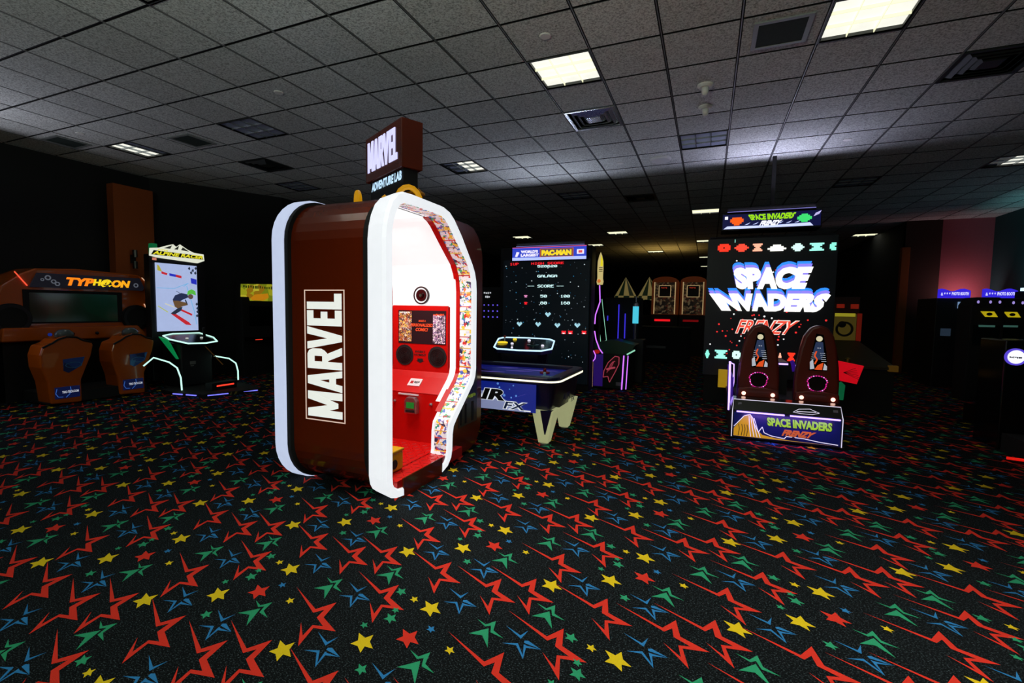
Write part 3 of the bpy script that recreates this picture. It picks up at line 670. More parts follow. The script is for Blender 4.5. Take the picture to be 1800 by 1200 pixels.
# ================================================================== AIR HOCKEY
def air_hockey():
    y0, y1 = 4.3, 5.35; x0, x1 = -3.55, -1.30
    t = thing('air_hockey_table', ((x0+x1)/2, (y0+y1)/2, 0), 'blue air hockey table with lit rail and tapered white legs behind the booth', 'air hockey table')
    navy = paint('table_navy', (12, 18, 90), .3, var=.2); dn = paint('table_dark_navy', (8, 12, 48), .3)
    side = glow('side_panel_backlit_blue', (18, 40, 150), .55); pale = glow('side_panel_pale', (150, 160, 205), .6)
    cab = MB(); c0 = rrect(x0, y0+.02, x1-.04, y1-.02, .08, 4)
    cab.hexa([(x*1.0, y, .33) for x, y in inset(c0, .06)], [(x, y, .62) for x, y in c0], dn); cab.build('cabinet', t)
    rl = rrect(x0-.02, y0-.02, x1, y1+.02, .14, 6)
    MB().ring(rl, inset(rl, .11), (0, 0, .62), X, Y, dn, .075).build('rail', t, bevel=.012)
    # lit rail strip
    ls = glow('rail_warm_white_led', (255, 246, 205), 1.6, True)
    k0 = [p for p in inset(rl, -.006)]
    MB().ring(k0, inset(k0, .02), (0, 0, .645), X, Y, ls, .016).build('led_strip', t)
    MB().box(x0+.05, x1-.09, y0+.07, y1-.07, .60, .655, glow('play_surface_blue', (14, 20, 110), .55)).build('play_surface', t)
    g = MB(); Oz = (0, 0, .655)
    lil = glow('surface_streak_lilac', (110, 90, 200), .5); cy_ = glow('surface_star_cyan', (120, 215, 235), .8); purp = paint('surface_purple', (60, 34, 90), .3)
    g.poly([(-3.4, 4.42), (-2.2, 4.42), (-1.95, 4.6), (-2.5, 4.95), (-3.4, 5.0)], Oz, X, Y, purp, .0015)
    for a in ((-2.4, 4.7, .35), (-2.1, 4.9, .3), (-1.95, 5.05, .4), (-2.3, 5.1, .25)): g.poly([(a[0], a[1]), (a[0]+a[2], a[1]+.05), (a[0]+a[2]*.6, a[1]-.02)], Oz, X, Y, lil, .002)
    for a, b, r in ((-1.72, 4.55, .05), (-1.45, 4.66, .045)):
        g.poly([(a+r*(1 if k % 2 else .35)*math.cos(k*math.pi/5), b+r*(1 if k % 2 else .35)*math.sin(k*math.pi/5)) for k in range(10)], Oz, X, Y, cy_, .002)
    g.build('surface_artwork', t)
    # side artwork, plane facing -y
    Os = (0, y0+.0, 0); s = MB(); lean = Vector((0, .0, 1))
    s.rect(x0+.1, .335, x1-x0-.32, .28, Os, X, Z, side, .004)
    O2 = (0, y0-.005, 0)
    s.poly([(x0+.1, .335), (x0+.1, .50), (-2.35, .545), (-1.98, .50), (-1.80, .42), (-1.62, .335)], O2, X, Z, pale, .002)
    for k in range(26):
        xx = random.uniform(-2.5, -1.62); zz = random.uniform(.44, .60); s.disc(xx, zz, random.uniform(.003, .014), O2, X, Z, glow('spray_blue', (90, 140, 220), .8), .003, 7)
    s.poly([(-1.80, .45), (-1.62, .52), (-1.64, .51)], O2, X, Z, lil, .004)
    s.build('side_artwork', t)
    l = MB()
    l.text('AIR', -2.34, .425, .50, .125, (0, y0-.008, 0), X, Z, glow('air_outline', (225, 232, 240), .8), .003, .09, .2)
    l.text('AIR', -2.33, .43, .48, .115, (0, y0-.012, 0), X, Z, blackm, .003, .05, .2)
    l.text('FX', -1.87, .348, .27, .085, (0, y0-.012, 0), X, Z, glow('fx_outline', (230, 235, 240), .85), .004, .08, .2)
    l.text('FX', -1.86, .354, .25, .073, (0, y0-.016, 0), X, Z, paint('fx_fill', (30, 60, 130), .4), .003, .02, .2)
    l.rect(-1.64, .343, .07, .012, (0, y0-.012, 0), X, Z, glow('fx_outline', (230, 235, 240), .85), .003)
    l.build('side_lettering', t)
    MB().text('AIR', 4.55, .42, .3, .07, (x1-.035, 0, 0), Y, Z, paint('grey_blue_letter', (60, 70, 120), .4), .004, .03, .3).text('FX', 4.9, .36, .16, .05, (x1-.035, 0, 0), Y, Z, paint('grey_blue_letter', (60, 70, 120), .4), .004, .03, .3).build('end_lettering', t)
    leg = glow('leg_backlit_white', (214, 218, 160), .42, True)
    for (xx, yy) in ((-1.46, y0+.06), (-1.46, y1-.28), (x0+.25, y0+.06), (x0+.25, y1-.28)):
        m = MB(); m.hexa([(xx-.05, yy, 0.03), (xx+.05, yy, 0.03), (xx+.05, yy+.10, 0.03), (xx-.05, yy+.10, 0.03)], [(xx-.11, yy-.04, .36), (xx+.11, yy-.04, .36), (xx+.11, yy+.20, .36), (xx-.11, yy+.20, .36)], leg)
        lo = m.build('leg', t, bevel=.006)
        if yy < 5: MB().hexa([(xx+.018, yy-.008, .10), (xx+.022, yy-.008, .10), (xx+.022, yy+.02, .10)], [(xx-.02, yy-.047, .365), (xx+.095, yy-.047, .365), (xx+.095, yy+.02, .365)], dn).build('leg_inlay', lo, label='dark v shaped leg inlay')
        MB().lathe([(.045, 0), (.045, .02), (.02, .03), (.0001, .03)], (xx, yy+.05, 0), chrome, 14).build('foot_pad', lo)
    MB().box(x0+.3, x1-.3, y0+.3, y1-.3, .3, .34, blackm).build('underbody', t)
    # mallets
    for (xx, yy, m, lb, r) in ((-1.62, 4.85, paint('mallet_red', (150, 30, 14), .35), 'red air hockey mallet lying on the blue table', .055), (-1.52, 4.55, paint('mallet_clear', (150, 200, 225), .1), 'pale clear air hockey mallet at the near corner of the blue table', .05)):
        a = thing('air_hockey_mallet', (xx, yy, .657), lb, 'mallet', 'air hockey mallets')
        MB().lathe([(.0001, .6575), (r, .6575), (r, .672), (r*.5, .677), (.0001, .677)], (xx, yy, 0), m, 20).build('base', a, smooth=False)
        MB().lathe([(.0001, .677), (r*.32, .677), (r*.30, .705), (r*.2, .713), (.0001, .713)], (xx, yy, 0), m, 16).build('knob', a, smooth=True)
air_hockey()

def top_light(t, x0, x1, y, z, col, s):  # baffle added behind the tube to cut its ceiling light sharply
    MB().box(x0, x1, y+.012, y+.018, z-.02, z+.055, paint('baffle_black_felt', (3, 3, 3), 1, spec=0)).build('added_light_baffle', t)
    MB().tube([(x0, y, z), (x1, y, z)], .006, glow('top_tube', (150, 145, 235), .5), 8).build('top_light_tube', t)
    o = lamp('marquee_top_lamp', ((x0+x1)/2, y-.002, z+.012), s, x1-x0, 180, col, (math.radians(180+16), 0, 0))
    o.data.shape = 'RECTANGLE'; o.data.size_y = .02
# ================================================================== GIANT PIXEL SHOOTER (behind the air hockey table)
def pixel_machine():
    yp = 7.62
    t = thing('giant_video_game', (-2.55, 7.9, 0), 'giant video game with star field screen of red and white scores under blue marquee', 'arcade machine')
    xl, xr = -3.35, -1.815
    MB().box(xl-.08, xr+.02, yp+.06, yp+.36, 0, 2.42, blackm).build('cabinet', t, bevel=.01)
    MB().rect(xl, .12, xr-xl, 2.08, (0, yp+.06, 0), X, Z, glow('star_screen', (2, 6, 10), 1.0), .05).build('screen', t)
    scr = [o for o in bpy.data.objects if o.name == 'screen'][-1]
    O = (0, yp, 0); g = MB(); rd = glow('pixel_red', (235, 30, 40), 1.3, True); wt = glow('pixel_white', (190, 225, 225), 1.5, True)
    for t_, ax_, az_, bx_, bz_, m in (('1UP', -3.223, 2.110, -3.063, 2.153, rd), ('HIGH SCORE', -2.825, 2.115, -2.253, 2.152, rd), ('528620', -2.713, 2.065, -2.367, 2.103, wt), ('GALAGA', -2.71, 1.898, -2.363, 1.939, wt),
            ('--', -2.886, 1.728, -2.769, 1.773, wt), ('SCORE', -2.706, 1.728, -2.419, 1.772, wt), ('--', -2.365, 1.727, -2.247, 1.771, wt), ('50', -2.651, 1.557, -2.536, 1.603, wt), ('100', -2.295, 1.559, -2.135, 1.604, wt), ('80', -2.649, 1.441, -2.534, 1.487, wt), ('160', -2.292, 1.445, -2.132, 1.491, wt)):
        g.pixtext(t_, ax_, az_, (bx_-ax_)/(len(t_)*6-1), O, X, Z, m, .012, (bz_-az_)/7)
    blob = ['0110110', '1101011', '0111110', '0011100', '0110110']
    ship = ['0100010', '1101011', '1110111', '0111110', '0011100', '0001000']
    def spr(rows, x, z, s, m): g.pixrows(rows, x-s*3.5, z-s*3, s, O, X, Z, m, .012)
    spr(blob, -2.918, 1.582, .0085, glow('pixel_pink', (225, 140, 190), 1)); spr(blob, -2.916, 1.461, .0085, rd)
    for a, b in ((-2.509, 1.269), (-3.026, 1.094), (-2.682, 1.097), (-2.337, 1.09), (-1.993, 1.1)): spr(ship, a, b, .013, glow('pixel_pale_blue', (165, 215, 230), 1.1))
    for a, b in ((-2.224, .982), (-2.11, .986), (-1.877, .993)): spr(['1101011', '1111111', '0111110', '1111111', '1101011'], a, b, .0105, rd); spr(['10101', '01110'], a+.01, b, .0105, wt)
    g.build('screen_text', scr)
    st = MB()
    for k in range(150):
        m = (glow('star_white', (200, 215, 220), .9), glow('star_grey', (90, 100, 110), .9), glow('star_blue', (40, 120, 160), .9))[k % 3]
        st.disc(random.uniform(xl+.03, xr-.03), random.uniform(.3, 2.15), random.choice((.004, .005, .009)), O, X, Z, m, .004, 6)
    st.build('screen_stars', scr)
    # marquee
    a = (-3.16, 2.185); b = (-1.862, 2.405); ym = yp-.05
    MB().box(a[0]-.01, b[0]+.01, yp-.045, yp+.3, a[1]-.012, b[1]+.012, black).build('marquee_box', t)
    w = b[0]-a[0]; h = b[1]-a[1]; O = (a[0], ym, a[1])
    m = MB(); m.rect(0, 0, w, h, O, X, Z, glow('marquee_blue', (50, 70, 200), 1.0, True), .002)
    m.rect(0, 0, w, h*.22, O, X, Z, glow('marquee_pale', (170, 185, 250), 1.2), .005)
    m.rect(0, h*.95, w, h*.05, O, X, Z, glow('marquee_pink', (220, 90, 150), 1.0), .005)
    m.rect(w*.385, h*.2, w*.45, h*.66, O, X, Z, glow('marquee_orange', (190, 90, 40), .9), .005); m.rect(w*.40, h*.25, w*.42, h*.56, O, X, Z, glow('marquee_brown', (90, 70, 90), .9), .008)
    cream = glow('marquee_cream', (235, 230, 245), 1.1); ye = glow('marquee_yellow', (240, 210, 40), 1.1)
    m.text("WORLD'S", w*.12, h*.55, w*.24, h*.22, O, X, Z, cream, .008, .06); m.text('LARGEST', w*.12, h*.28, w*.25, h*.22, O, X, Z, cream, .008, .06)
    m.text('PAC-MAN', w*.41, h*.32, w*.40, h*.42, O, X, Z, ye, .012, .08)
    m.poly([(w*.04, h*.3), (w*.07, h*.28), (w*.10, h*.62), (w*.06, h*.66)], O, X, Z, cream, .008); m.rect(w*.88, h*.38, w*.09, h*.34, O, X, Z, cream, .008); m.rect(w*.90, h*.46, w*.05, h*.18, O, X, Z, glow('marquee_logo_red', (220, 80, 90), 1), .010)
    m.build('marquee', t)
    top_light(t, -3.1, -1.9, yp-.03, 2.425, (.74, .78, 1), 11)
    # control console on its pedestal
    c = MB(); near = 5.75; far = 6.55
    dz = lambda y: .812+(y-5.75)*.125
    dk = [(x, y, dz(y)) for x, y in ((-2.70, 5.86), (-2.60, 5.75), (-2.29, 5.72), (-1.98, 5.75), (-1.88, 5.90), (-2.02, 6.45), (-2.13, 6.57), (-2.49, 6.60), (-2.86, 6.57), (-2.90, 6.45))]
    top = [Vector(p) for p in dk]; low = [p-Vector((0, 0, .05)) for p in top]
    c.hexa(low, top, paint('console_navy', (10, 20, 60), .2)); con = c.build('control_console', t)
    lw = glow('console_led', (190, 225, 250), 1.4)
    MB().tube([p+Vector((0, 0, .004)) for p in top], .011, lw, 6, closed=True).build('led_trim', con)
    ce = sum(top, Vector())/len(top); q = [ce+(p-ce)*.9+Vector((0, 0, .006)) for p in top]
    MB().hexa([p-Vector((0, 0, .004)) for p in q], q, paint('console_teal', (8, 40, 62), .15)).build('control_panel', con)
    for x, y, m, r in ((-2.70, 6.15, ye, .075), (-2.62, 6.42, ye, .03), (-2.38, 6.38, cream, .022), (-2.53, 6.1, cream, .02), (-2.06, 6.05, cream, .02), (-2.42, 5.83, cream, .014)):
        MB().lathe([(r, 0), (r, .012), (r*.7, .02), (.0001, .02)], (x, y, dz(y)+.006), m, 16).build('button', con)
    p = Vector((-2.74, 6.32, dz(6.32))); MB().tube([p, p+Vector((0, 0, .05))], .008, chrome).lathe([(.0001, .045), (.02, .055), (.022, .07), (.0001, .09)], p, paint('joystick_red', (170, 50, 20), .3), 12).build('joystick', con)
    p = Vector((-2.22, 6.1, dz(6.1))); MB().hoop(0, 0, .05, .085, p, X, Y, paint('joystick_ring_green', (40, 90, 80), .3), .012).lathe([(.02, 0), (.02, .05), (.0001, .06)], p, blackg, 12).build('joystick', con)
    mid = sum(low, Vector())/len(low)
    P = [mid+(p-mid)*.86 for p in low]; Q = [mid+(p-mid)*.62 for p in low]
    MB().hexa([(p.x, p.y, 0) for p in Q], P, paint('pedestal_navy', (10, 14, 44), .25)).build('pedestal', t)
pixel_machine()

# ================================================================== SPACE SHOOTER WITH TWO SEATS
def shooter():
    t = thing('two_seat_video_game', (.75, 6.5, 0), 'two seat video game with a huge dark screen of white letters and pixel shapes', 'arcade machine')
    P = 7.58; xl, xr = -.04, 1.58
    MB().box(xl+.02, xr-.02, P+.06, P+.35, 0, 2.46, blackm).build('screen_tower', t, bevel=.01)
    MB().rect(xl, .42, xr-xl, 2.0, (0, P+.06, 0), X, Z, glow('video_wall_black', (2, 3, 5), 1.0), .05).build('screen', t)
    scr = [o for o in bpy.data.objects if o.name.startswith('screen') and o.parent == t and 'tower' not in o.name][-1]
    O = (0, P, 0)
    B = glow('wall_blue', (40, 120, 225), 1.6, True); L = glow('wall_lilac', (120, 110, 235), 1.6, True); W = glow('wall_white', (240, 240, 234), 1.3, True)
    def trap(x0, x1, x2, x3, z0, z1):   # bottom-left, bottom-right, top-left, top-right
        return lambda a, b: ((x0+(x1-x0)*a)*(1-b)+(x2+(x3-x2)*a)*b, z0+(z1-z0)*b)
    lg = MB()
    for word, q in (('SPACE', (.37, 1.215, .30, 1.31, 1.69, 2.0)), ('INVADERS', (.185, 1.40, .0, 1.55, 1.375, 1.632))):
        x0, x1, x2, x3, z0, z1 = q
        for k, (dx, dz, m, bl, dd) in enumerate(((-.02, .078, B, .05, .010), (-.012, .042, L, .05, .016), (0, 0, W, .07, .024))):
            f = trap(x0+dx, x1+dx, x2+dx, x3+dx, z0+dz, z1+dz)
            lg.text(word, 0, 0, 1, 1, O, X, Z, m, dd, bl, 0, fn=f)
    lg.build('screen_lettering', scr)
    fr = MB()
    fr.text('FRENZY', 0, 0, 1, 1, O, X, Z, glow('frenzy_edge', (250, 225, 215), 1.1), .006, .05, .3, fn=trap(.375, 1.11, .39, 1.185, 1.05, 1.255))
    fr.text('FRENZY', 0, 0, 1, 1, O, X, Z, glow('frenzy_red', (235, 70, 50), 1.1), .010, .01, .3, fn=trap(.385, 1.10, .40, 1.175, 1.06, 1.245))
    fr.build('screen_subtitle', scr)
    # rows of plain pixel tokens (generic)
    SH = [['0111110', '1111111', '1110111', '1111111', '0111110'], ['0011100', '0111110', '1111111', '0111110', '0011100'], ['1111111', '0111110', '0011100', '0111110', '1111111'], ['00001111110000', '00111111111100', '11111111111111', '00111111111100']]
    reds = [glow('token_'+n, c, 1.3, True) for n, c in (('red', (240, 50, 30)), ('orange', (240, 70, 50)), ('salmon', (245, 170, 140)), ('white', (235, 235, 225)), ('mint_white', (200, 235, 225)), ('mint', (150, 230, 215)), ('aqua', (130, 225, 205)))]
    for k, (x0, z0, x1, z1) in enumerate(((.093, 2.235, .261, 2.345), (.314, 2.228, .5, 2.338), (.551, 2.229, .673, 2.335), (.739, 2.223, .968, 2.312), (1.03, 2.214, 1.185, 2.32), (1.249, 2.213, 1.416, 2.318), (1.483, 2.213, 1.555, 2.316))):
        sh = SH[3] if k == 3 else SH[k % 3]
        if k == 6: sh = [r[:4] for r in sh]
        MB().pixrows(sh, x0, z0, (x1-x0)/len(sh[0]), O, X, Z, reds[k], .012, (z1-z0)/len(sh)).build('pixel_shape', scr)
    for k, (x0, z0, x1, z1, c) in enumerate(((-.016, .669, .047, .793, 6), (.116, .673, .284, .799, 5), (.352, .68, .461, .795, 4), (.947, .678, .983, .794, 2), (1.058, .685, 1.149, .803, 0))):
        sh = SH[(k+1) % 3]; MB().pixrows(sh, x0, z0, (x1-x0)/7, O, X, Z, reds[c], .012, (z1-z0)/5).build('pixel_shape', scr)
    rd = glow('spark_red', (225, 45, 45), 1.1); wh = glow('spark_white', (230, 230, 230), 1.1); st = MB(); rn = random.Random(3)
    for k in range(85):
        a = rn.gauss(.72, .36); b = rn.gauss(1.12, .22) if k < 60 else rn.uniform(.55, 2.2)
        if not (.0 < a < 1.55 and .5 < b < 2.2): continue
        st.disc(a, b, rn.uniform(.007, .014), O, X, Z, rd if k % 4 else wh, .004, 8)
    st.rect(.315, 2.36, .008, .045, O, X, Z, reds[5], .005)
    st.build('screen_sparks', scr)
    # marquee
    ym = 7.35
    MB().box(.13, 1.38, 7.61, 7.95, 2.535, 2.79, black).build('marquee_box', t, bevel=.008)
    m = MB(); O = (0, ym+.01, 0)
    m.rect(.14, 2.52, 1.18, .20, O, X, Z, glow('marquee_night_blue', (12, 14, 60), 1), .002)
    m.poly([(.15, 2.522), (1.24, 2.522), (1.20, 2.565), (.75, 2.55), (.2, 2.56)], O, X, Z, glow('marquee_pale_lit', (190, 200, 250), 1.3, True), .004)
    lime = glow('marquee_lime', (150, 215, 20), 1.1)
    m.text('SPACE INVADERS', 0, 0, 1, 1, O, X, Z, lime, .010, .05, .0, fn=trap(.50, .99, .45, 1.04, 2.628, 2.708))
    m.text('FRENZY', 0, 0, 1, 1, O, X, Z, glow('marquee_white', (235, 235, 245), 1.2), .010, .06, .2, fn=trap(.60, .85, .62, .88, 2.55, 2.615))
    for k in range(7): m.poly([(.42+k*.1, 2.57), (.49+k*.1, 2.60), (.46+k*.1, 2.575)], O, X, Z, glow('marquee_pale_lit', (190, 200, 250), 1.3), .006)
    m.pixrows(['0111110', '1111111', '1111111', '0111110', '0011100'], .235, 2.568, .024, O, X, Z, glow('token_orange2', (240, 90, 20), 1.1), .010, .022)
    m.pixrows(['0011100', '0111110', '1111111', '1111111', '0111110', '0011100'], 1.05, 2.572, .024, O, X, Z, glow('token_green', (60, 215, 110), 1.1), .010, .018)
    m.rect(.165, 2.655, .04, .04, O, X, Z, glow('marquee_white', (235, 235, 245), 1.2), .006); m.poly([(1.235, 2.64), (1.30, 2.67), (1.325, 2.715), (1.26, 2.685)], O, X, Z, glow('marquee_lilac', (190, 180, 235), 1), .006)
    for v in m.v: v.x *= 1.034; v.z = 1.35+(v.z-1.35)*1.034; v.y += .25
    m.build('marquee', t)
    top_light(t, .2, 1.3, 7.585, 2.80, (.72, .70, 1), 12)
    MB().box(.76, .81, 7.72, 7.77, 2.79, ZC, blackm).build('ceiling_pole', t)
    # base with deck and backlit front
    fz = glow('base_night_blue', (14, 22, 84), .55); vio = glow('violet_tube', (165, 135, 255), 3.2, True); pw = glow('tube_white', (225, 220, 240), 1.0)
    b = MB(); b.box(.27, 1.29, 5.51, 7.5, .02, .32, black)
    b.hexa([(.27, 5.51, .30), (1.29, 5.51, .30), (1.29, 5.8, .30), (.27, 5.8, .30)], [(.29, 5.56, .42), (1.27, 5.56, .42), (1.27, 5.8, .42), (.29, 5.8, .42)], blackg)
    b.build('base', t)
    O = (0, 5.508, 0)
    f = MB(); f.rect(.30, .035, .965, .26, O, X, Z, fz, .003)
    gold = glow('art_gold', (205, 150, 30), .75); wv = glow('art_white', (228, 222, 240), .9)
    f.poly([(.305, .04), (.305, .12), (.36, .20), (.41, .27), (.46, .275), (.49, .23), (.52, .13), (.58, .075), (.70, .055), (.85, .045), (1.25, .04)], O, X, Z, gold, .004)
    f.stroke([(.305, .14), (.36, .21), (.40, .262), (.455, .282), (.485, .24), (.50, .18), (.54, .10), (.575, .16), (.595, .10), (.66, .075), (.78, .06), (.80, .085), (.95, .08), (1.1, .06), (1.25, .05)], .007, O, X, Z, wv, .006)
    for dx in (0, .018, .034, .05): f.stroke([(.445+dx, .27-dx*.5), (.455+dx*1.4, .15), (.47+dx*1.8, .045)], .006, O, X, Z, wv, .007)
    for dx in (.35, .38, .405, .43): f.stroke([(dx, .045), (dx+.01, .12), (dx+.0, .17)], .006, O, X, Z, paint('art_dark', (40, 26, 8), .5), .006)
    f.poly([(.80, .05), (.86, .09), (.93, .05)], O, X, Z, paint('art_dark_blue', (10, 14, 40), .5), .008)
    f.build('front_artwork', t)
    l = MB(); l.text('SPACE INVADERS', 0, 0, 1, 1, O, X, Z, paint('art_dark_blue', (10, 14, 40), .5), .007, .10, 0, fn=trap(.615, 1.20, .600, 1.205, .172, .272))
    l.text('SPACE INVADERS', 0, 0, 1, 1, O, X, Z, glow('art_lime', (140, 190, 30), .9), .010, .05, 0, fn=trap(.625, 1.19, .61, 1.19, .18, .268))
    l.text('FRENZY', 0, 0, 1, 1, O, X, Z, glow('art_rust', (190, 90, 40), .8), .010, .06, .25, fn=trap(.755, 1.03, .765, 1.06, .09, .155)); l.build('front_lettering', t)
    for x0, x1 in ((.325, .77), (.82, 1.255)): MB().tube([(x0, 5.49, .305), (x1, 5.49, .305)], .008, vio, 8).build('light_tube', t)
    O2 = (0, 5.53, .36); 
    d = MB(); sv = Vector((0, .05, .12)).normalized(); Od = (0, 5.508, .305)
    d.stroke([(.85, .04), (.90, .075), (1.0, .085), (1.08, .05), (1.02, .03), (.92, .03), (.85, .04)], .004, Od, X, sv, wv, .004); d.stroke([(.88, .05), (1.05, .055)], .006, Od, X, sv, wv, .004)
    d.poly([(.335, .07), (.375, .08), (.37, .10), (.34, .095)], Od, X, sv, paint('sticker_grey', (130, 130, 135), .5), .003); d.rect(1.2, .07, .04, .025, Od, X, sv, paint('sticker_grey', (130, 130, 135), .5), .003)
    d.build('deck_stickers', t)
    tr = MB(); tr.tube([(.285, 5.50, .03), (.285, 5.50, .31), (.295, 5.555, .425), (1.265, 5.555, .425), (1.278, 5.50, .31), (1.278, 5.50, .03)], .004, pw, 6); tr.build('edge_trim', t)
    # seats, backs towards the camera
    sred = paint('seat_dark_red', (108, 34, 18), .35, coat=.2)
    pos = art('seat_poster_print', [(24, 26, 44), (210, 70, 30), (200, 190, 150), (40, 60, 110), (230, 220, 210), (16, 16, 20)], 22, .5, dens=.35)
    pk = [glow('pixel_led_pink', (255, 150, 225), 1.5), glow('pixel_led_magenta', (225, 40, 130), 1.2)]
    def seat(cx, first):
        s = MB(); y = 5.95
        out = [(-.21, .36), (-.212, .60), (-.20, .78), (-.172, .97), (-.14, 1.11), (-.08, 1.205), (0, 1.235), (.08, 1.205), (.14, 1.11), (.172, .97), (.20, .78), (.212, .60), (.21, .36)]
        s.poly([(cx+a, b) for a, b in out], (0, y, 0), X, Z, sred, 0, back=.10)
        o = s.build('seat', t, bevel=.03, seg=4)
        pm = MB(); Op = (0, y, 0); Oq = (0, y-.006, 0); wl = glow('poster_pale_line', (190, 195, 205), .8)
        pm.poly([(cx-.08, .74), (cx+.09, .74), (cx+.07, .95), (cx+.035, 1.13), (cx-.03, 1.14), (cx-.06, .95)], Op, X, Z, glassd, .006)
        pm.disc(cx, 1.085, .030, Oq, X, Z, glow('poster_cream', (230, 220, 180), .8), .003, 14).poly([(cx-.03, 1.05), (cx+.035, 1.05), (cx+.05, .93), (cx+.03, .86), (cx-.035, .86), (cx-.05, .95)], Oq, X, Z, glow('poster_steel_blue', (50, 66, 100), .6), .003)
        pm.poly([(cx-.07, .75), (cx-.075, .83), (cx-.05, .86), (cx-.03, .76)], Oq, X, Z, wl, .003).poly([(cx-.03, .75), (cx+.0, .80), (cx+.05, .83), (cx+.04, .75)], Oq, X, Z, glow('poster_orange', (225, 80, 30), .9), .004).poly([(cx+.05, .75), (cx+.06, .82), (cx+.085, .79), (cx+.085, .75)], Oq, X, Z, wl, .003)
        pm.stroke([(cx-.02, .95), (cx-.035, .90), (cx-.01, .86), (cx-.03, .81)], .014, Oq, X, Z, glow('poster_orange', (225, 80, 30), .9), .005)
        for q in range(5): pm.rect(cx+.03-.004*q, .84+.022*q, .045, .005, Oq, X, Z, wl, .003); pm.rect(cx-.07+.003*q, .84+.022*q, .03, .004, Oq, X, Z, wl, .003)
        pm.disc(cx-.008, .985, .006, Oq, X, Z, wl, .006, 8).disc(cx+.012, .985, .006, Oq, X, Z, wl, .006, 8)
        pm.build('poster', o)
        MB().poly([(cx-.21, .40), (cx+.21, .40), (cx+.20, .50), (cx+.1, .52), (cx-.1, .52), (cx-.20, .50)], (0, y-.02, 0), X, Z, sred, .05).build('seat_pod', o, bevel=.015)
        ring = [(cx+(.092+.012*abs(math.sin(a)))*math.cos(a)*(1 if math.sin(a) > 0 else .9+.1*math.sin(a)*0), .60+.085*math.sin(a)) for a in [2*math.pi*k/26 for k in range(26)]]
        MB().poly([(cx+(p[0]-cx)*.93, .60+(p[1]-.60)*.93) for p in ring], (0, y, 0), X, Z, blackg, .03).build('speaker_well', o)
        for k, p in enumerate(ring): MB().rect(p[0]-.006, p[1]-.005, .012, .010, (0, y-.03, 0), X, Z, pk[k % 2 if k % 3 else 1], .004).build('led_bead', o)
        MB().tube([(p[0], y-.029, p[1]) for p in ring], .004, glow('led_ring_purple', (120, 20, 140), .7), 6, closed=True).build('led_ring', o)
        for sx in (-1, 1):
            MB().lathe([(.045, y-.03), (.045, y-.055), (.03, y-.07), (.0001, y-.07)], (cx+sx*.145+.0, 0, .445), glow('lamp_bezel_glow', (190, 24, 12), .6), 20, 'y').build('lamp_bezel', o)  # bezel emission stands in for the red glow of the bulb
            MB().lathe([(.022, y-.07), (.018, y-.085), (.0001, y-.088)], (cx+sx*.145, 0, .445), glow('lamp_warm_red', (255, 200, 180), 2.0, True), 14, 'y').build('tail_lamp', o)
    seat(.555, True); seat(1.12, False)
    MB().box(.33, 1.27, 5.85, 6.6, .32, .40, blackm).build('bench', t)
    MB().box(.79, .89, 6.3, 6.9, .40, .78, black).build('coin_column', t); MB().rect(.79, .75, .10, .018, (0, 6.3, 0), X, Z, vio, .01).build('light_tube', t)
    purp = glow('purple_panel', (60, 20, 150), .45)
    MB().box(.285, .30, 5.85, 7.3, .32, .62, purp).build('side_panel', t)
    MB().tube([(.265, 5.9, .235), (.262, 5.9, .50), (.255, 5.9, .795)], .011, vio, 8).build('light_tube', t); MB().tube([(.265, 5.9, .78), (.31, 6.15, .74), (.32, 6.2, .52), (.30, 6.1, .42)], .006, vio, 6).build('light_tube', t)
    MB().tube([(.72, 6.3, .68), (.735, 6.3, .76), (.745, 6.32, .80)], .02, purp, 8).build('gun_mount', t); MB().tube([(.955, 6.3, .68), (.94, 6.3, .76), (.93, 6.32, .80)], .02, purp, 8).build('gun_mount', t)
    MB().box(.17, .29, 7.2, 7.24, .30, .55, glow('side_gold_panel', (190, 150, 20), .55)).build('gold_side_panel', t)
    MB().poly([(1.43, .57), (1.45, .80), (1.72, .75), (1.66, .53)], (0, 6.7, 0), X, Z, glow('side_red_panel', (215, 10, 28), .7, True), .03).build('red_side_panel', t)
    r = MB()
    for k in range(6): r.stroke([(1.52, .66), (1.69-.01*k, .58+.028*k)], .004, (0, 6.668, 0), X, Z, paint('art_dark', (40, 26, 8), .5), .003)
    r.build('red_panel_lines', t)
    MB().poly([(1.36, .32), (1.42, .48), (1.52, .54), (1.56, .50), (1.55, .32)], (0, 6.75, 0), X, Z, glow('side_green_panel', (10, 100, 60), .6), .03).build('green_side_panel', t)
shooter()

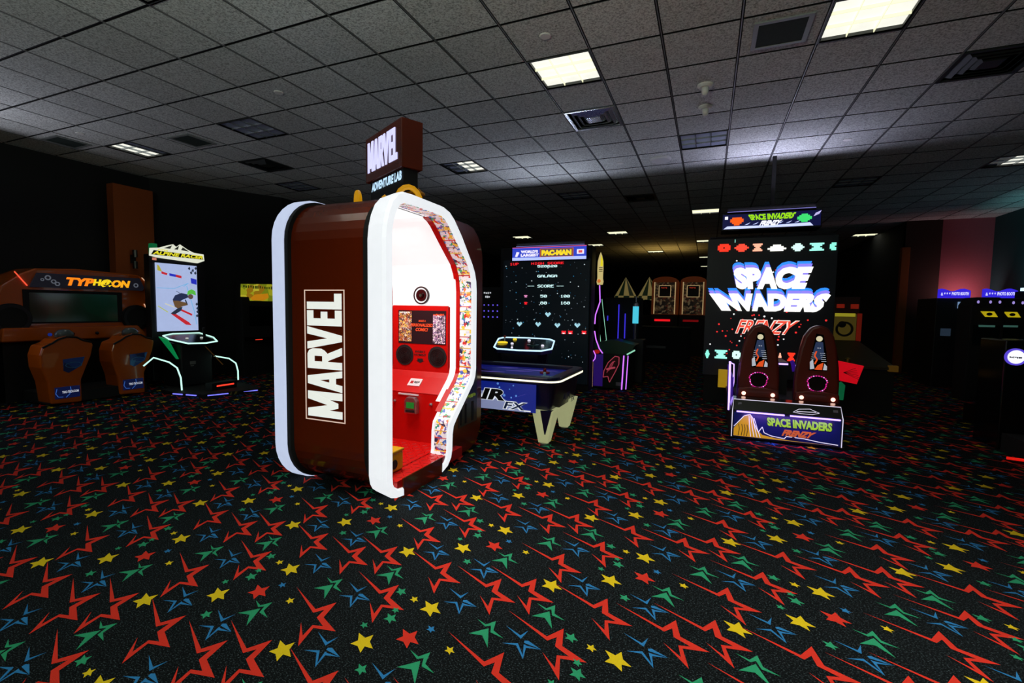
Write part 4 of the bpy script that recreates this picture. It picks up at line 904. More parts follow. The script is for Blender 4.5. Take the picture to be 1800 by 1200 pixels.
# ================================================================== LEFT WALL MACHINES (facing +x ; frames use U=+y, V=+z)
orange = paint('machine_orange_gloss', (186, 84, 8), .25, var=.08, coat=.4)
def typhoon():
    t = thing('ride_simulator', (-8.4, 4.0, 0), 'orange two seat ride simulator with lit yellow lettering against the left wall', 'arcade machine')
    xf = -8.45; O = (xf, 0, 0)
    body = [(3.0, .80), (2.98, 1.30), (3.10, 1.55), (3.30, 1.72), (3.45, 1.80), (3.9, 1.83), (4.7, 1.80), (4.80, 1.74), (4.83, 1.60), (4.80, 1.50), (4.84, 1.38), (4.86, 1.1), (4.86, .80)]
    MB().poly(body, O, Y, Z, orange, 0, back=.55).build('cabinet', t, bevel=.03, seg=3)
    MB().box(-8.95, -8.5, 3.1, 4.8, 0, .80, black).build('cabinet_base', t)
    # marquee
    MB().poly([(3.36, 1.545), (3.45, 1.74), (4.70, 1.745), (4.76, 1.60), (4.74, 1.55)], O, Y, Z, glow('simulator_marquee_dark', (22, 22, 30), .6), .03).build('marquee', t, bevel=.004)
    m = bpy.data.objects['marquee.002'] if 'marquee.002' in bpy.data.objects else [o for o in bpy.data.objects if o.name.startswith('marquee') and o.parent == t][-1]
    O3 = (xf+.03, 0, 0)
    g = MB(); grey = glow('marquee_grey_art', (95, 100, 110), .7)
    for a, b, r in ((3.56, 1.68, .035), (3.62, 1.63, .03), (3.50, 1.65, .02), (3.66, 1.60, .03), (4.64, 1.63, .035)): g.hoop(a, b, r*.55, r, O3, Y, Z, grey, .003, 14)
    g.build('marquee_artwork', m)
    l = MB()
    l.text('TYP', 3.76, 1.585, .33, .115, O3, Y, Z, glow('letters_orange', (250, 130, 20), 1.1), .008, .05, .25)
    l.text('H@', 4.07, 1.575, .24, .125, O3, Y, Z, glow('letters_yellow', (235, 205, 30), 1.1), .008, .05, .2)
    l.text('ON', 4.31, 1.585, .25, .11, O3, Y, Z, glow('letters_gold', (245, 165, 25), 1.1), .008, .05, .25)
    l.build('marquee_lettering', m)
    lt = glow('red_led_strip', (255, 90, 60), 1.0)
    MB().tube([(xf+.01, 3.23, 1.74), (xf+.01, 3.35, 1.56)], .008, lt).build('light_tube', t)
    MB().tube([(xf+.01, 4.74, 1.76), (xf+.01, 4.82, 1.67)], .006, glow('cream_led_strip', (235, 190, 150), .9)).build('light_tube', t)
    MB().tube([(xf+.01, 4.82, 1.48), (xf+.01, 4.80, 1.42)], .006, glow('cream_led_strip', (235, 190, 150), .9)).build('light_tube', t); MB().tube([(xf+.01, 4.76, 1.34), (xf+.01, 4.85, 1.12)], .006, glow('cream_led_strip', (235, 190, 150), .9)).build('light_tube', t)
    # screen
    MB().rect(3.30, 1.05, 1.15, .46, O, Y, Z, blackm, .012).build('screen_surround', t)
    MB().rect(3.36, 1.07, 1.02, .40, O, Y, Z, art('simulator_screen', [(8, 14, 8), (10, 26, 16), (16, 16, 8), (8, 32, 20)], 2.2, .4, .1, dens=.3), .018).build('screen', t)
    for cy in (3.17, 4.63):
        b = MB().disc(cy, 1.12, .20, O, Y, Z, blackm, .05, 30); b.hoop(cy, 1.12, .15, .19, O, Y, Z, black, .06, 30); b.build('speaker', t)
    # console band with buttons
    MB().poly([(3.03, .82), (3.05, 1.0), (4.6, 1.0), (4.75, .82)], O, Y, Z, orange, .12).build('console', t, bevel=.015)
    for cy, m_ in ((3.51, glow('button_blue', (20, 50, 150), .5)), (3.64, glow('button_blue', (20, 50, 150), .5)), (3.76, blackg), (4.05, blackg)):
        MB().lathe([(.022, xf+.12), (.022, xf+.135), (.0001, xf+.14)], (0, cy, .90), m_, 16, 'x').build('button', t)
    MB().box(-8.45, -7.78, 3.25, 4.38, .02, .16, blackm).build('motion_platform', t)
    dom = paint('headrest_grey', (80, 92, 92), .12)
    blue = art('seat_badge_print', [(10, 24, 60), (18, 44, 96), (40, 90, 130)], 7, .12, .3, dens=.5)
    dec = glow('web_panel_blue', (14, 24, 70), .5)
    def seat(cy):
        xs = -7.76; O = (xs, 0, 0)
        out = [(-.19, .02), (-.215, .30), (-.27, .50), (-.275, .66), (-.24, .775), (-.15, .81), (-.10, .86), (0, .895), (.10, .885), (.16, .84), (.27, .80), (.29, .76), (.26, .62), (.20, .46), (.14, .30), (.14, .0)]
        o = MB().poly([(cy+a, b+.01) for a, b in out], O, Y, Z, orange, 0, back=.32).build('seat', t, bevel=.05, seg=4)
        MB().tube([(xs+.01, cy-.25, .765), (xs+.01, cy-.15, .82), (xs+.01, cy-.09, .865), (xs+.01, cy, .895), (xs+.01, cy+.1, .885), (xs+.01, cy+.17, .84), (xs+.01, cy+.26, .81)], .012, blackm, 8).build('rubber_trim', o)
        MB().lathe([(.0001, .99), (.06, .98), (.10, .94), (.105, .89), (.0001, .89)], (xs-.12, cy+.03, 0), dom, 20, sx=.7).build('headrest', o, smooth=True)
        MB().poly([(cy-.05, .60), (cy+.18, .62), (cy+.14, .50), (cy+.0, .42), (cy-.05, .45)], O, Y, Z, blue, .012).build('badge', o)
        q = MB(); Ol = (xs+.012, 0, 0)
        q.ring([(cy+.055+.09*math.cos(k*.45), .52+.04*math.sin(k*.45)) for k in range(14)], [(cy+.055+.08*math.cos(k*.45), .52+.032*math.sin(k*.45)) for k in range(14)], Ol, Y, Z, paint('badge_line_teal', (60, 120, 150), .4), .003); q.build('badge_outline', o)
        MB().rect(cy-.15, .09, .26, .15, O, Y, Z, dec, .012).build('web_panel', o)
        wv = glow('web_panel_white', (190, 195, 210), .75); q = MB(); q.text('TRIO-TECH.COM', cy-.08, .155, .175, .032, Ol, Y, Z, wv, .003, .04)
        q.stroke([(cy-.13, .22), (cy-.145, .16), (cy-.12, .115), (cy-.07, .11)], .006, Ol, Y, Z, glow('web_panel_swirl', (60, 110, 200), .7), .002); q.stroke([(cy-.04, .10), (cy+.0, .14), (cy+.015, .19), (cy+.01, .235)], .006, Ol, Y, Z, glow('web_panel_swirl', (60, 110, 200), .7), .002)
        q.build('web_lettering', o)
    seat(3.44); seat(4.21)
typhoon()
def alpine():
    t = thing('ski_racing_game', (-7.8, 5.0, 0), 'ski racing game with a tall lit snow screen and green white console lights', 'arcade machine')
    xf = -8.15; O = (xf, 0, 0)
    MB().box(xf-.16, xf-.01, 4.70, 5.58, .1, 2.13, black).build('screen_housing', t, bevel=.01)
    MB().rect(4.77, .90, .66, 1.10, O, Y, Z, glow('snow_screen', (170, 185, 225), .95, True), .006).build('screen', t)
    scr = [o for o in bpy.data.objects if o.name.startswith('screen') and o.parent == t and 'housing' not in o.name][-1]
    O = (xf+.008, 0, 0); g = MB()
    bl = glow('gate_blue', (40, 50, 190), .9); rd = glow('gate_red', (200, 40, 50), .9); ice = glow('ice_line', (120, 180, 225), .9); gy = glow('screen_dark_art', (50, 60, 80), .6)
    def q(px, pz, m, w=.012): g.stroke(px, w, O, Y, Z, m, pz)
    g.poly([(4.98, 1.845), (5.08, 1.83), (5.08, 1.79), (4.98, 1.805)], O, Y, Z, bl, .003); g.poly([(5.08, 1.83), (5.17, 1.815), (5.17, 1.775), (5.08, 1.79)], O, Y, Z, rd, .003); g.poly([(5.32, 1.79), (5.42, 1.77), (5.42, 1.68), (5.33, 1.70)], O, Y, Z, bl, .003)
    g.poly([(4.80, 1.97), (4.83, 1.95), (4.87, 1.86), (4.80, 1.88)], O, Y, Z, glow('gate_yellow', (190, 180, 60), .8), .003); g.poly([(4.86, 1.87), (4.95, 1.84), (4.94, 1.81), (4.86, 1.83)], O, Y, Z, rd, .003)
    q([(4.78, 1.60), (5.05, 1.60), (5.28, 1.70), (5.20, 1.64)], .003, ice, .01); q([(5.25, 1.65), (5.36, 1.25), (5.40, 1.0)], .003, ice, .012)
    for a, b in ((5.30, 1.95), (5.36, 1.92), (5.40, 1.88), (5.33, 1.88), (5.41, 1.96), (5.41, 1.35), (5.42, 1.28), (5.42, 1.22), (5.41, 1.15)): g.poly([(a-.02, b), (a+.01, b+.03), (a+.02, b-.01), (a, b-.03)], O, Y, Z, gy, .003)
    # plain skier figure crouching, seen on the screen
    g.poly([(5.02, 1.42), (5.06, 1.49), (5.16, 1.53), (5.26, 1.51), (5.27, 1.46), (5.18, 1.42), (5.10, 1.37), (5.03, 1.37)], O, Y, Z, glow('skier_jacket', (45, 55, 90), .7), .004)
    g.poly([(5.02, 1.40), (5.10, 1.40), (5.24, 1.37), (5.26, 1.33), (5.17, 1.31), (5.10, 1.27), (5.05, 1.30)], O, Y, Z, glow('skier_trousers', (120, 90, 60), .7), .005)
    g.poly([(5.10, 1.28), (5.17, 1.30), (5.15, 1.24), (5.04, 1.17), (4.98, 1.19)], O, Y, Z, gy, .005)
    g.disc(5.31, 1.475, .042, O, Y, Z, glow('skier_face', (110, 85, 75), .7), .006, 16); g.poly([(5.25, 1.50), (5.27, 1.57), (5.33, 1.60), (5.39, 1.57), (5.40, 1.50), (5.33, 1.52)], O, Y, Z, glow('skier_green_hat', (90, 190, 70), .9), .006)
    q([(5.08, 1.56), (5.22, 1.47)], .006, gy, .006); q([(5.22, 1.42), (5.25, 1.34)], .006, gy, .016)
    g.poly([(4.99, 1.18), (5.02, 1.21), (5.27, 1.04), (5.31, .99), (5.22, 1.00)], O, Y, Z, rd, .004); g.poly([(5.13, 1.24), (5.16, 1.26), (5.33, 1.18), (5.32, 1.15)], O, Y, Z, rd, .004); q([(4.79, 1.31), (4.94, 1.21)], .004, glow('ski_yellow', (190, 200, 110), .8), .014); q([(4.90, 1.35), (5.05, 1.29)], .004, glow('ski_cream', (225, 220, 190), .8), .014)
    g.build('screen_picture', scr)
    # marquee
    O = (xf+.0, 0, 0); cr = glow('marquee_snow', (222, 225, 205), 1.0, True); dk = glow('marquee_rock', (50, 52, 44), .6); ye = glow('marquee_racer_yellow', (225, 215, 40), 1.0)
    m = MB(); m.poly([(4.69, 2.10), (4.70, 2.22), (4.84, 2.24), (4.96, 2.29), (5.05, 2.32), (5.10, 2.28), (5.16, 2.33), (5.28, 2.26), (5.38, 2.22), (5.55, 2.21), (5.56, 2.10), (5.44, 2.05), (4.80, 2.08)], O, Y, Z, cr, .02)
    for p in ([(4.90, 2.24), (5.03, 2.30), (5.0, 2.24)], [(5.06, 2.24), (5.14, 2.31), (5.12, 2.24)], [(5.17, 2.24), (5.20, 2.29), (5.30, 2.23)]): m.poly(p, (xf+.02, 0, 0), Y, Z, dk, .002)
    m.poly([(4.71, 2.12), (4.75, 2.19), (5.52, 2.18), (5.54, 2.12)], (xf+.02, 0, 0), Y, Z, paint('marquee_black_edge', (8, 8, 6), .5), .003)
    m.text('ALPINE RACER', 4.73, 2.125, .80, .058, (xf+.023, 0, 0), Y, Z, ye, .003, .04, .3); m.text('SUPER', 4.80, 2.195, .16, .02, (xf+.023, 0, 0), Y, Z, ye, .003, .04, .3)
    m.build('marquee', t); MB().box(xf-.1, xf, 4.74, 4.82, 2.13, 2.30, glow('green_beacon', (10, 110, 60), .6)).build('beacon', t, bevel=.01)
    MB().rect(4.74, 2.035, .06, .04, (xf-.008, 0, 0), Y, Z, glow('small_logo_pink', (210, 130, 110), .8), .006).build('maker_sticker', t)
    # console
    gl = glow('console_mint_led', (190, 240, 225), 1.3, True); gg = glow('console_green_glow', (10, 150, 80), .55)
    top = [(-7.60, 4.62, .80), (-7.35, 4.74, .74), (-7.30, 4.98, .735), (-7.35, 5.20, .75), (-7.55, 5.28, .80), (-7.78, 5.20, .87), (-7.82, 4.80, .87), (-7.75, 4.62, .85)]
    cst = MB().hexa([(x, y, z-.04) for x, y, z in top], top, blackg).build('console_top', t)
    MB().tube([(x, y, z+.004) for x, y, z in top], .012, gl, 6, closed=True).build('led_trim', cst)
    for y in (4.85, 5.08): MB().lathe([(.02, .80), (.02, .82), (.0001, .825)], (-7.55, y, 0), glow('console_button', (200, 205, 200), .7), 12).build('button', cst)
    MB().box(-7.95, -7.5, 4.72, 5.22, .06, .74, black).build('pedestal', t, bevel=.02)
    MB().hexa([(-7.80, 4.60, .84), (-7.62, 4.62, .80), (-7.52, 4.70, .50), (-7.56, 4.70, .50)], [(-7.80, 4.58, .84), (-7.62, 4.60, .80), (-7.52, 4.68, .50), (-7.56, 4.68, .50)], gg).build('green_side_light', t)
    for yy, pts in ((0, [(-7.55, 4.22, .44), (-7.45, 4.30, .56), (-7.3, 4.42, .49), (-7.25, 4.50, .40), (-7.22, 4.53, .25), (-7.22, 4.54, .06)]), (1, [(-7.5, 5.25, .50), (-7.3, 5.36, .46), (-7.22, 5.42, .38), (-7.2, 5.44, .25), (-7.2, 5.44, .10)])):
        MB().tube(pts, .011, gl, 6).build('handrail_light', t)
    MB().tube([(-7.30, 4.95, .98), (-7.33, 4.98, .84)], .02, blackm).build('pole_grip', t); MB().tube([(-7.4, 5.0, .72), (-7.2, 5.18, .38)], .008, paint('ski_pole_brass', (170, 110, 50), .3, .6)).build('ski_pole', t)
    MB().rect(4.85, .40, .09, .05, (-7.5, 0, 0), Y, Z, paint('decal_grey', (110, 112, 110), .5), .004).rect(4.86, .37, .05, .015, (-7.5, 0, 0), Y, Z, paint('decal_grey', (110, 112, 110), .5), .004).build('decal', t)
    # platform with lights
    pl = [(-7.65, 4.5), (-7.2, 4.42), (-6.68, 4.50), (-6.62, 4.62), (-6.42, 5.20), (-6.5, 5.30), (-7.2, 5.5), (-8.0, 5.5), (-8.0, 4.75), (-7.65, 4.6)]
    MB().hexa([(a, b, .0) for a, b in pl], [(a, b, .05) for a, b in pl], blackm).build('platform', t)
    vi = glow('platform_blue_led', (120, 120, 255), 1.3)
    for a, b in (((-7.22, 4.42), (-7.05, 4.445)), ((-6.98, 4.455), (-6.80, 4.48)), ((-6.655, 4.55), (-6.56, 4.80)), ((-6.50, 5.0), (-6.43, 5.19))):
        MB().tube([(a[0]+.0, a[1]-.008, .028), (b[0]+.0, b[1]-.008, .028)], .009, vi, 6).build('light_tube', t)
    for k in range(4): MB().poly([(.0, .006), (.03, .006), (.05, .046), (.02, .046)], (-6.60+.02*k, 4.70+.055*k, 0), Vector((.3, .95, 0)).normalized(), Z, paint('hazard_yellow', (120, 110, 40), .5), .006).build('hazard_stripe', t)
    MB().box(-7.0, -6.85, 4.75, 5.15, .05, .16, black).build('foot_board', t); MB().rect(4.82, .10, .28, .022, (-6.85, 0, 0), Y, Z, glow('foot_red_led', (255, 60, 40), 1.3), .006).build('light_tube', t)
alpine()
def hunting():
    t = thing('hunting_game', (-7.9, 6.8, 0), 'dark upright game with a dim yellow lit marquee left of the photo booth', 'arcade machine')
    xf = -8.0; O = (xf, 0, 0)
    MB().poly([(0, 0), (.55, 0), (.5, .9), (.3, 1.0), (.2, 1.38), (.3, 1.74), (0, 1.8)], (xf-.35, 7.0, 0), X, Z, black, .0, back=.0).build('side_trim', t)
    MB().box(xf-.2, xf+.0, 6.16, 6.98, 0, 1.78, blackm).build('cabinet', t, bevel=.01)
    m = MB(); m.poly([(6.13, 1.50), (6.14, 1.735), (6.95, 1.77), (6.95, 1.43), (6.32, 1.43), (6.30, 1.50)], O, Y, Z, art('wildlife_marquee', [(160, 160, 30), (120, 130, 24), (190, 180, 50), (150, 110, 20)], 8, .75, dens=.35), .02)
    m.bars(6.17, 1.66, .75, .06, 15, (xf+.02, 0, 0), Y, Z, glow('hunting_letters', (70, 80, 20), .5), .004)
    m.poly([(6.32, 1.48), (6.42, 1.55), (6.55, 1.56), (6.70, 1.58), (6.72, 1.50), (6.60, 1.44), (6.35, 1.44)], (xf+.02, 0, 0), Y, Z, glow('hunting_amber', (200, 130, 20), .8), .003)
    m.build('marquee', t)
    MB().rect(6.3, .95, .55, .38, O, Y, Z, glassd, .01).build('screen', t); MB().box(xf, xf+.25, 6.2, 6.95, .68, .74, blackg).build('gun_deck', t); MB().rect(6.22, .70, .15, .012, (xf+.25, 0, 0), Y, Z, glow('deck_red_led', (220, 50, 30), 1), .006).build('light_tube', t)
    t = thing('seated_racing_game', (-7.1, 7.4, 0), 'barely lit black seated game between the ski game and the booth', 'arcade machine')
    MB().poly([(0, 0), (.9, 0), (.9, .35), (.62, .40), (.52, .95), (.40, .95), (.42, .38), (.05, .34)], (-7.5, 6.9, 0), X, Z, black, .0, back=.4).build('seat', t, bevel=.02)
    MB().hoop(0, 0, .10, .13, (-7.35, 6.7, .62), Y, Z, blackg, .03).build('steering_wheel', t); MB().box(-7.45, -7.38, 6.6, 7.2, 0, .62, black).build('dashboard', t)
    for y in (6.72, 6.95): MB().lathe([(.012, .96), (.0001, .97)], (-7.05, y, 0), chrome, 10).build('bolt', t)
hunting()
def off_frame():
    t = thing('unseen_screen_game', (-8.3, 2.1, 0), 'white lit tall screen game beside the orange simulator, outside the left edge', 'arcade machine')
    MB().box(-8.6, -8.3, 1.5, 2.7, 0, 2.3, blackm).build('cabinet', t, bevel=.01)
    MB().rect(1.6, .7, 1.0, 1.4, (-8.3, 0, 0), Y, Z, glow('bright_screen', (200, 200, 235), 2.0, True), .03).build('screen', t)
    MB().box(-8.3, -7.9, 1.7, 2.5, 0, .8, black).build('console', t, bevel=.02)
    MB().box(-8.29, -8.27, 1.5, 2.7, 2.30, 2.42, blackm).build('added_light_baffle', t)  # added lip giving the lamp a sharp edge on the ceiling
    MB().tube([(-8.25, 1.5, 2.32), (-8.25, 2.7, 2.32)], .012, glow('top_tube', (190, 185, 255), 1.0), 8).build('top_light_tube', t)
    o = lamp('unseen_top_lamp', (-8.25, 2.1, 2.335), 14, .02, 180, (.85, .84, 1), (0, math.radians(180+14), 0)); o.data.shape = 'RECTANGLE'; o.data.size_y = 1.2
off_frame()
def added_rear_game():  # unseen game added behind the camera to fill the ceiling with light
    t = thing('unseen_screen_game', (-.9, -2.9, 0), 'tall screen game against the rear wall behind the camera', 'arcade machine')
    MB().box(-1.6, -.2, -3.1, -2.8, 0, 2.3, blackm).build('cabinet', t, bevel=.01)
    MB().rect(1.3, .7, -1.1, 1.4, (0, -2.8, 0), NX, Z, glow('added_rear_screen', (200, 200, 190), .8), .03).build('screen', t)
    MB().box(-1.7, -.1, -2.62, -2.60, 2.3, 2.371, blackm).box(-1.7, -.1, -2.8, -2.6, 2.28, 2.30, blackm).build('added_light_baffle', t)
    MB().tube([(-1.5, -2.7, 2.34), (-.3, -2.7, 2.34)], .012, glow('top_tube', (190, 185, 255), 1.0), 8).build('top_light_tube', t)
    o = lamp('unseen_top_lamp', (-.9, -2.7, 2.36), 320, 1.2, 180, (.90, 1, .82), (math.radians(180-30), 0, 0)); o.data.shape = 'RECTANGLE'; o.data.size_y = .03
added_rear_game()
s = thing('wall_lamp', (-9.0, 4.93, 2.1), 'small dark metal wall lamp on the orange pillar above the simulator', 'lamp')
MB().box(-9.02, -8.99, 4.90, 4.97, 2.02, 2.16, blackm).build('back_plate', s); MB().lathe([(.035, 1.93), (.035, 2.05), (.0001, 2.06)], (-8.95, 4.935, 0), paint('lamp_steel', (70, 72, 70), .25, .8), 16).build('lower_tube', s); MB().lathe([(.035, 2.12), (.035, 2.24), (.0001, 2.245)], (-8.95, 4.935, 0), paint('lamp_steel', (70, 72, 70), .25, .8), 16).build('upper_tube', s)

# ================================================================== CENTRE BACKGROUND
def neon_game():
    y = 8.02; O = (0, y, 0)
    t = thing('neon_ticket_game', (-1.5, 8.2, 0), 'dark game edged in purple neon with a gold rocket top and pink leaf logo', 'arcade machine')
    MB().box(-1.80, -1.20, y+.01, y+.7, .02, .62, paint('cabinet_dark_green', (8, 34, 26), .3)).build('cabinet', t, bevel=.01)
    MB().poly([(-1.80, .62), (-1.20, .62), (-1.10, .78), (-1.45, .86), (-1.80, .80)], O, X, Z, paint('deck_green', (14, 66, 44), .3), .0, back=.5).build('play_deck', t)
    MB().rect(-1.79, .05, .16, .55, O, X, Z, glow('panel_violet', (50, 20, 120), .45), .004).build('violet_side_panel', t)
    pn = glow('leaf_pink', (190, 70, 90), .6); g = MB(); cx, cz = -1.49, .37
    g.poly([(cx-.13, cz-.16), (cx-.12, cz-.05), (cx-.05, cz+.10), (cx+.06, cz+.21), (cx+.13, cz+.20), (cx+.13, cz+.08), (cx+.07, cz-.06), (cx-.02, cz-.24), (cx-.05, cz-.14)], O, X, Z, paint('leaf_maroon', (90, 24, 34), .4), .003)
    g.stroke([(cx-.13, cz-.16), (cx-.12, cz-.05), (cx-.05, cz+.10), (cx+.06, cz+.21), (cx+.13, cz+.20), (cx+.13, cz+.08), (cx+.07, cz-.06), (cx-.02, cz-.24), (cx-.05, cz-.14), (cx-.13, cz-.16)], .012, O, X, Z, pn, .006)
    for a in (.02, .05, .08): g.stroke([(cx-.09+a, cz-.1+a), (cx-.03+a, cz+.05+a), (cx+.02+a*.6, cz+.12)], .008, O, X, Z, pn, .006)
    g.stroke([(cx-.08, cz-.02), (cx+.07, cz+.02)], .03, O, X, Z, pn, .005)
    g.build('leaf_logo', t); MB().rect(-1.40, .08, .09, .06, O, X, Z, paint('decal_grey', (110, 112, 110), .5), .004).build('decal', t)
    pu = glow('neon_purple', (200, 110, 255), 1.4, True); gr = glow('neon_mint', (150, 225, 190), .9)
    y = y-.01
    for n_, pts, m, r in (('a', [(-1.725, y, 1.78), (-1.71, y, 1.50), (-1.78, y, 1.28), (-1.79, y, 1.12)], pu, .010), ('b', [(-1.79, y, 1.0), (-1.76, y, .85), (-1.70, y, .70), (-1.64, y, .62)], pu, .010), ('c', [(-1.80, y, .66), (-1.76, y, .58), (-1.77, y, .52), (-1.81, y, .47)], pu, .009), ('d', [(-1.81, y, .47), (-1.81, y, .03)], glow('bulb_strip_warm', (220, 170, 140), .9), .009),
            ('e', [(-1.70, y+.1, 1.55), (-1.60, y+.1, .84), (-1.70, y+.1, .80), (-1.745, y+.1, 1.2)], gr, .005), ('f', [(-1.28, y, .60), (-1.30, y, .02)], pu, .011), ('g', [(-1.21, y, .60), (-1.23, y, .03)], pu, .008), ('h', [(-1.23, y, .62), (-1.10, y, .70)], gr, .014)):
        MB().tube(pts, r, m, 6).build('neon_tube', t)
    gold = glow('rocket_cream', (220, 200, 130), .75); yl = glow('rocket_yellow', (225, 210, 30), .95)
    MB().lathe([(.0001, 2.34), (.025, 2.28), (.048, 2.18), (.052, 2.06), (.048, 1.90), (.06, 1.84), (.048, 1.79), (.0001, 1.79)], (-1.72, y, 0), gold, 18, sy=.5).build('rocket_topper', t, smooth=True)
    rk = [o for o in bpy.data.objects if o.name.startswith('rocket_topper')][-1]
    MB().poly([(-1.705, 2.29), (-1.675, 2.21), (-1.67, 2.10), (-1.712, 2.10)], (0, y-.035, 0), X, Z, yl, .006).build('yellow_fin', rk)
    for z in (2.07, 2.04, 2.01): MB().rect(-1.735, z, .06, .010, (0, y-.032, 0), X, Z, blackm, .006).build('black_band', rk)
    MB().disc(-1.73, 1.85, .03, (0, y-.035, 0), X, Z, glow('rocket_orange', (220, 120, 50), .8), .006).build('porthole', rk)
    MB().tube([(-1.72, y+.05, .8), (-1.72, y+.05, 1.8)], .02, blackm).build('mast', t)
    MB().disc(-1.74, .645, .05, O, X, Z, glow('ticket_red', (170, 20, 20), .7), .01, 12, .035).build('red_button', t)
    # further machines behind
    t = thing('tube_light_game', (-1.5, 9.6, 0), 'tall black game with thin blue light tubes behind the pink leaf game', 'arcade machine')
    MB().box(-1.95, -1.25, 9.6, 10.1, 0, 1.62, blackm).build('cabinet', t, bevel=.02)
    for x, z0, z1 in ((-1.88, 1.15, 1.25), (-1.66, .72, 1.48), (-1.53, .8, 1.3)): MB().tube([(x, 9.58, z0), (x, 9.58, z1)], .012, glow('blue_tube', (60, 50, 220), .9 if x < -1.6 else .3), 6).build('blue_light_tube', t)
    t = thing('cyan_lamp_game', (-1.25, 9.0, 0), 'small game with a glowing cyan cylinder beside the pink leaf game', 'arcade machine')
    MB().box(-1.4, -1.08, 9.0, 9.4, 0, .82, black).build('cabinet', t, bevel=.02); MB().lathe([(.055, 1.12), (.055, 1.44), (.0001, 1.44)], (-1.26, 9.1, 0), glow('cyan_cylinder', (70, 190, 215), 1.1, True), 18).build('cyan_cylinder', t)
    MB().lathe([(.03, .82), (.03, 1.12), (.0001, 1.12)], (-1.26, 9.1, 0), chrome, 12).build('stem', t); MB().lathe([(.06, 1.44), (.04, 1.5), (.012, 1.52), (.01, 1.62), (.0001, 1.63)], (-1.26, 9.1, 0), chrome, 14).build('cap', t)
neon_game()
def behind_booth():
    t = thing('prize_game', (-3.9, 7.4, 0), 'dark prize game dotted with tiny violet lights just right of the booth', 'arcade machine')
    MB().box(-4.1, -3.5, 7.9, 8.4, 0, 1.75, blackm).build('cabinet', t, bevel=.02)
    O = (0, 7.9, 0); b = MB().bars(-3.86, 1.62, .16, .04, 4, O, X, Z, glow('tiny_white_text', (190, 195, 200), .9), .006).bars(-3.83, 1.55, .10, .04, 3, O, X, Z, glow('tiny_white_text', (190, 195, 200), .9), .006, 5); b.build('small_display', t)
    for k in range(12): MB().disc(-3.85+.09*(k % 4), 1.42-.11*(k//4), .013, O, X, Z, glow('violet_dot', (110, 90, 240), 1), .008, 8).build('violet_light', t)
    t = thing('brown_statue', (-3.55, 8.6, 0), 'dim brown carved post right of the booth left of the star field screen', 'statue')
    MB().lathe([(.16, 0), (.14, .5), (.10, .9), (.13, 1.2), (.11, 1.5), (.06, 1.62), (.0001, 1.65)], (-3.52, 8.65, 0), paint('carved_brown', (110, 66, 30), .6, scale=12, var=.4), 14).build('body', t, smooth=True)
    MB().tube([(-3.62, 8.5, 1.9), (-3.56, 8.5, 1.6), (-3.5, 8.5, 1.45)], .02, glow('lilac_wand', (120, 110, 200), .5), 6).build('lilac_wand', t)
behind_booth()
lamp('booth_fill_lamp', (-2.45, 3.1, 2.03), 10, .45, 150, (1, .98, .95))  # the added booth fill lamp again, at the same spot
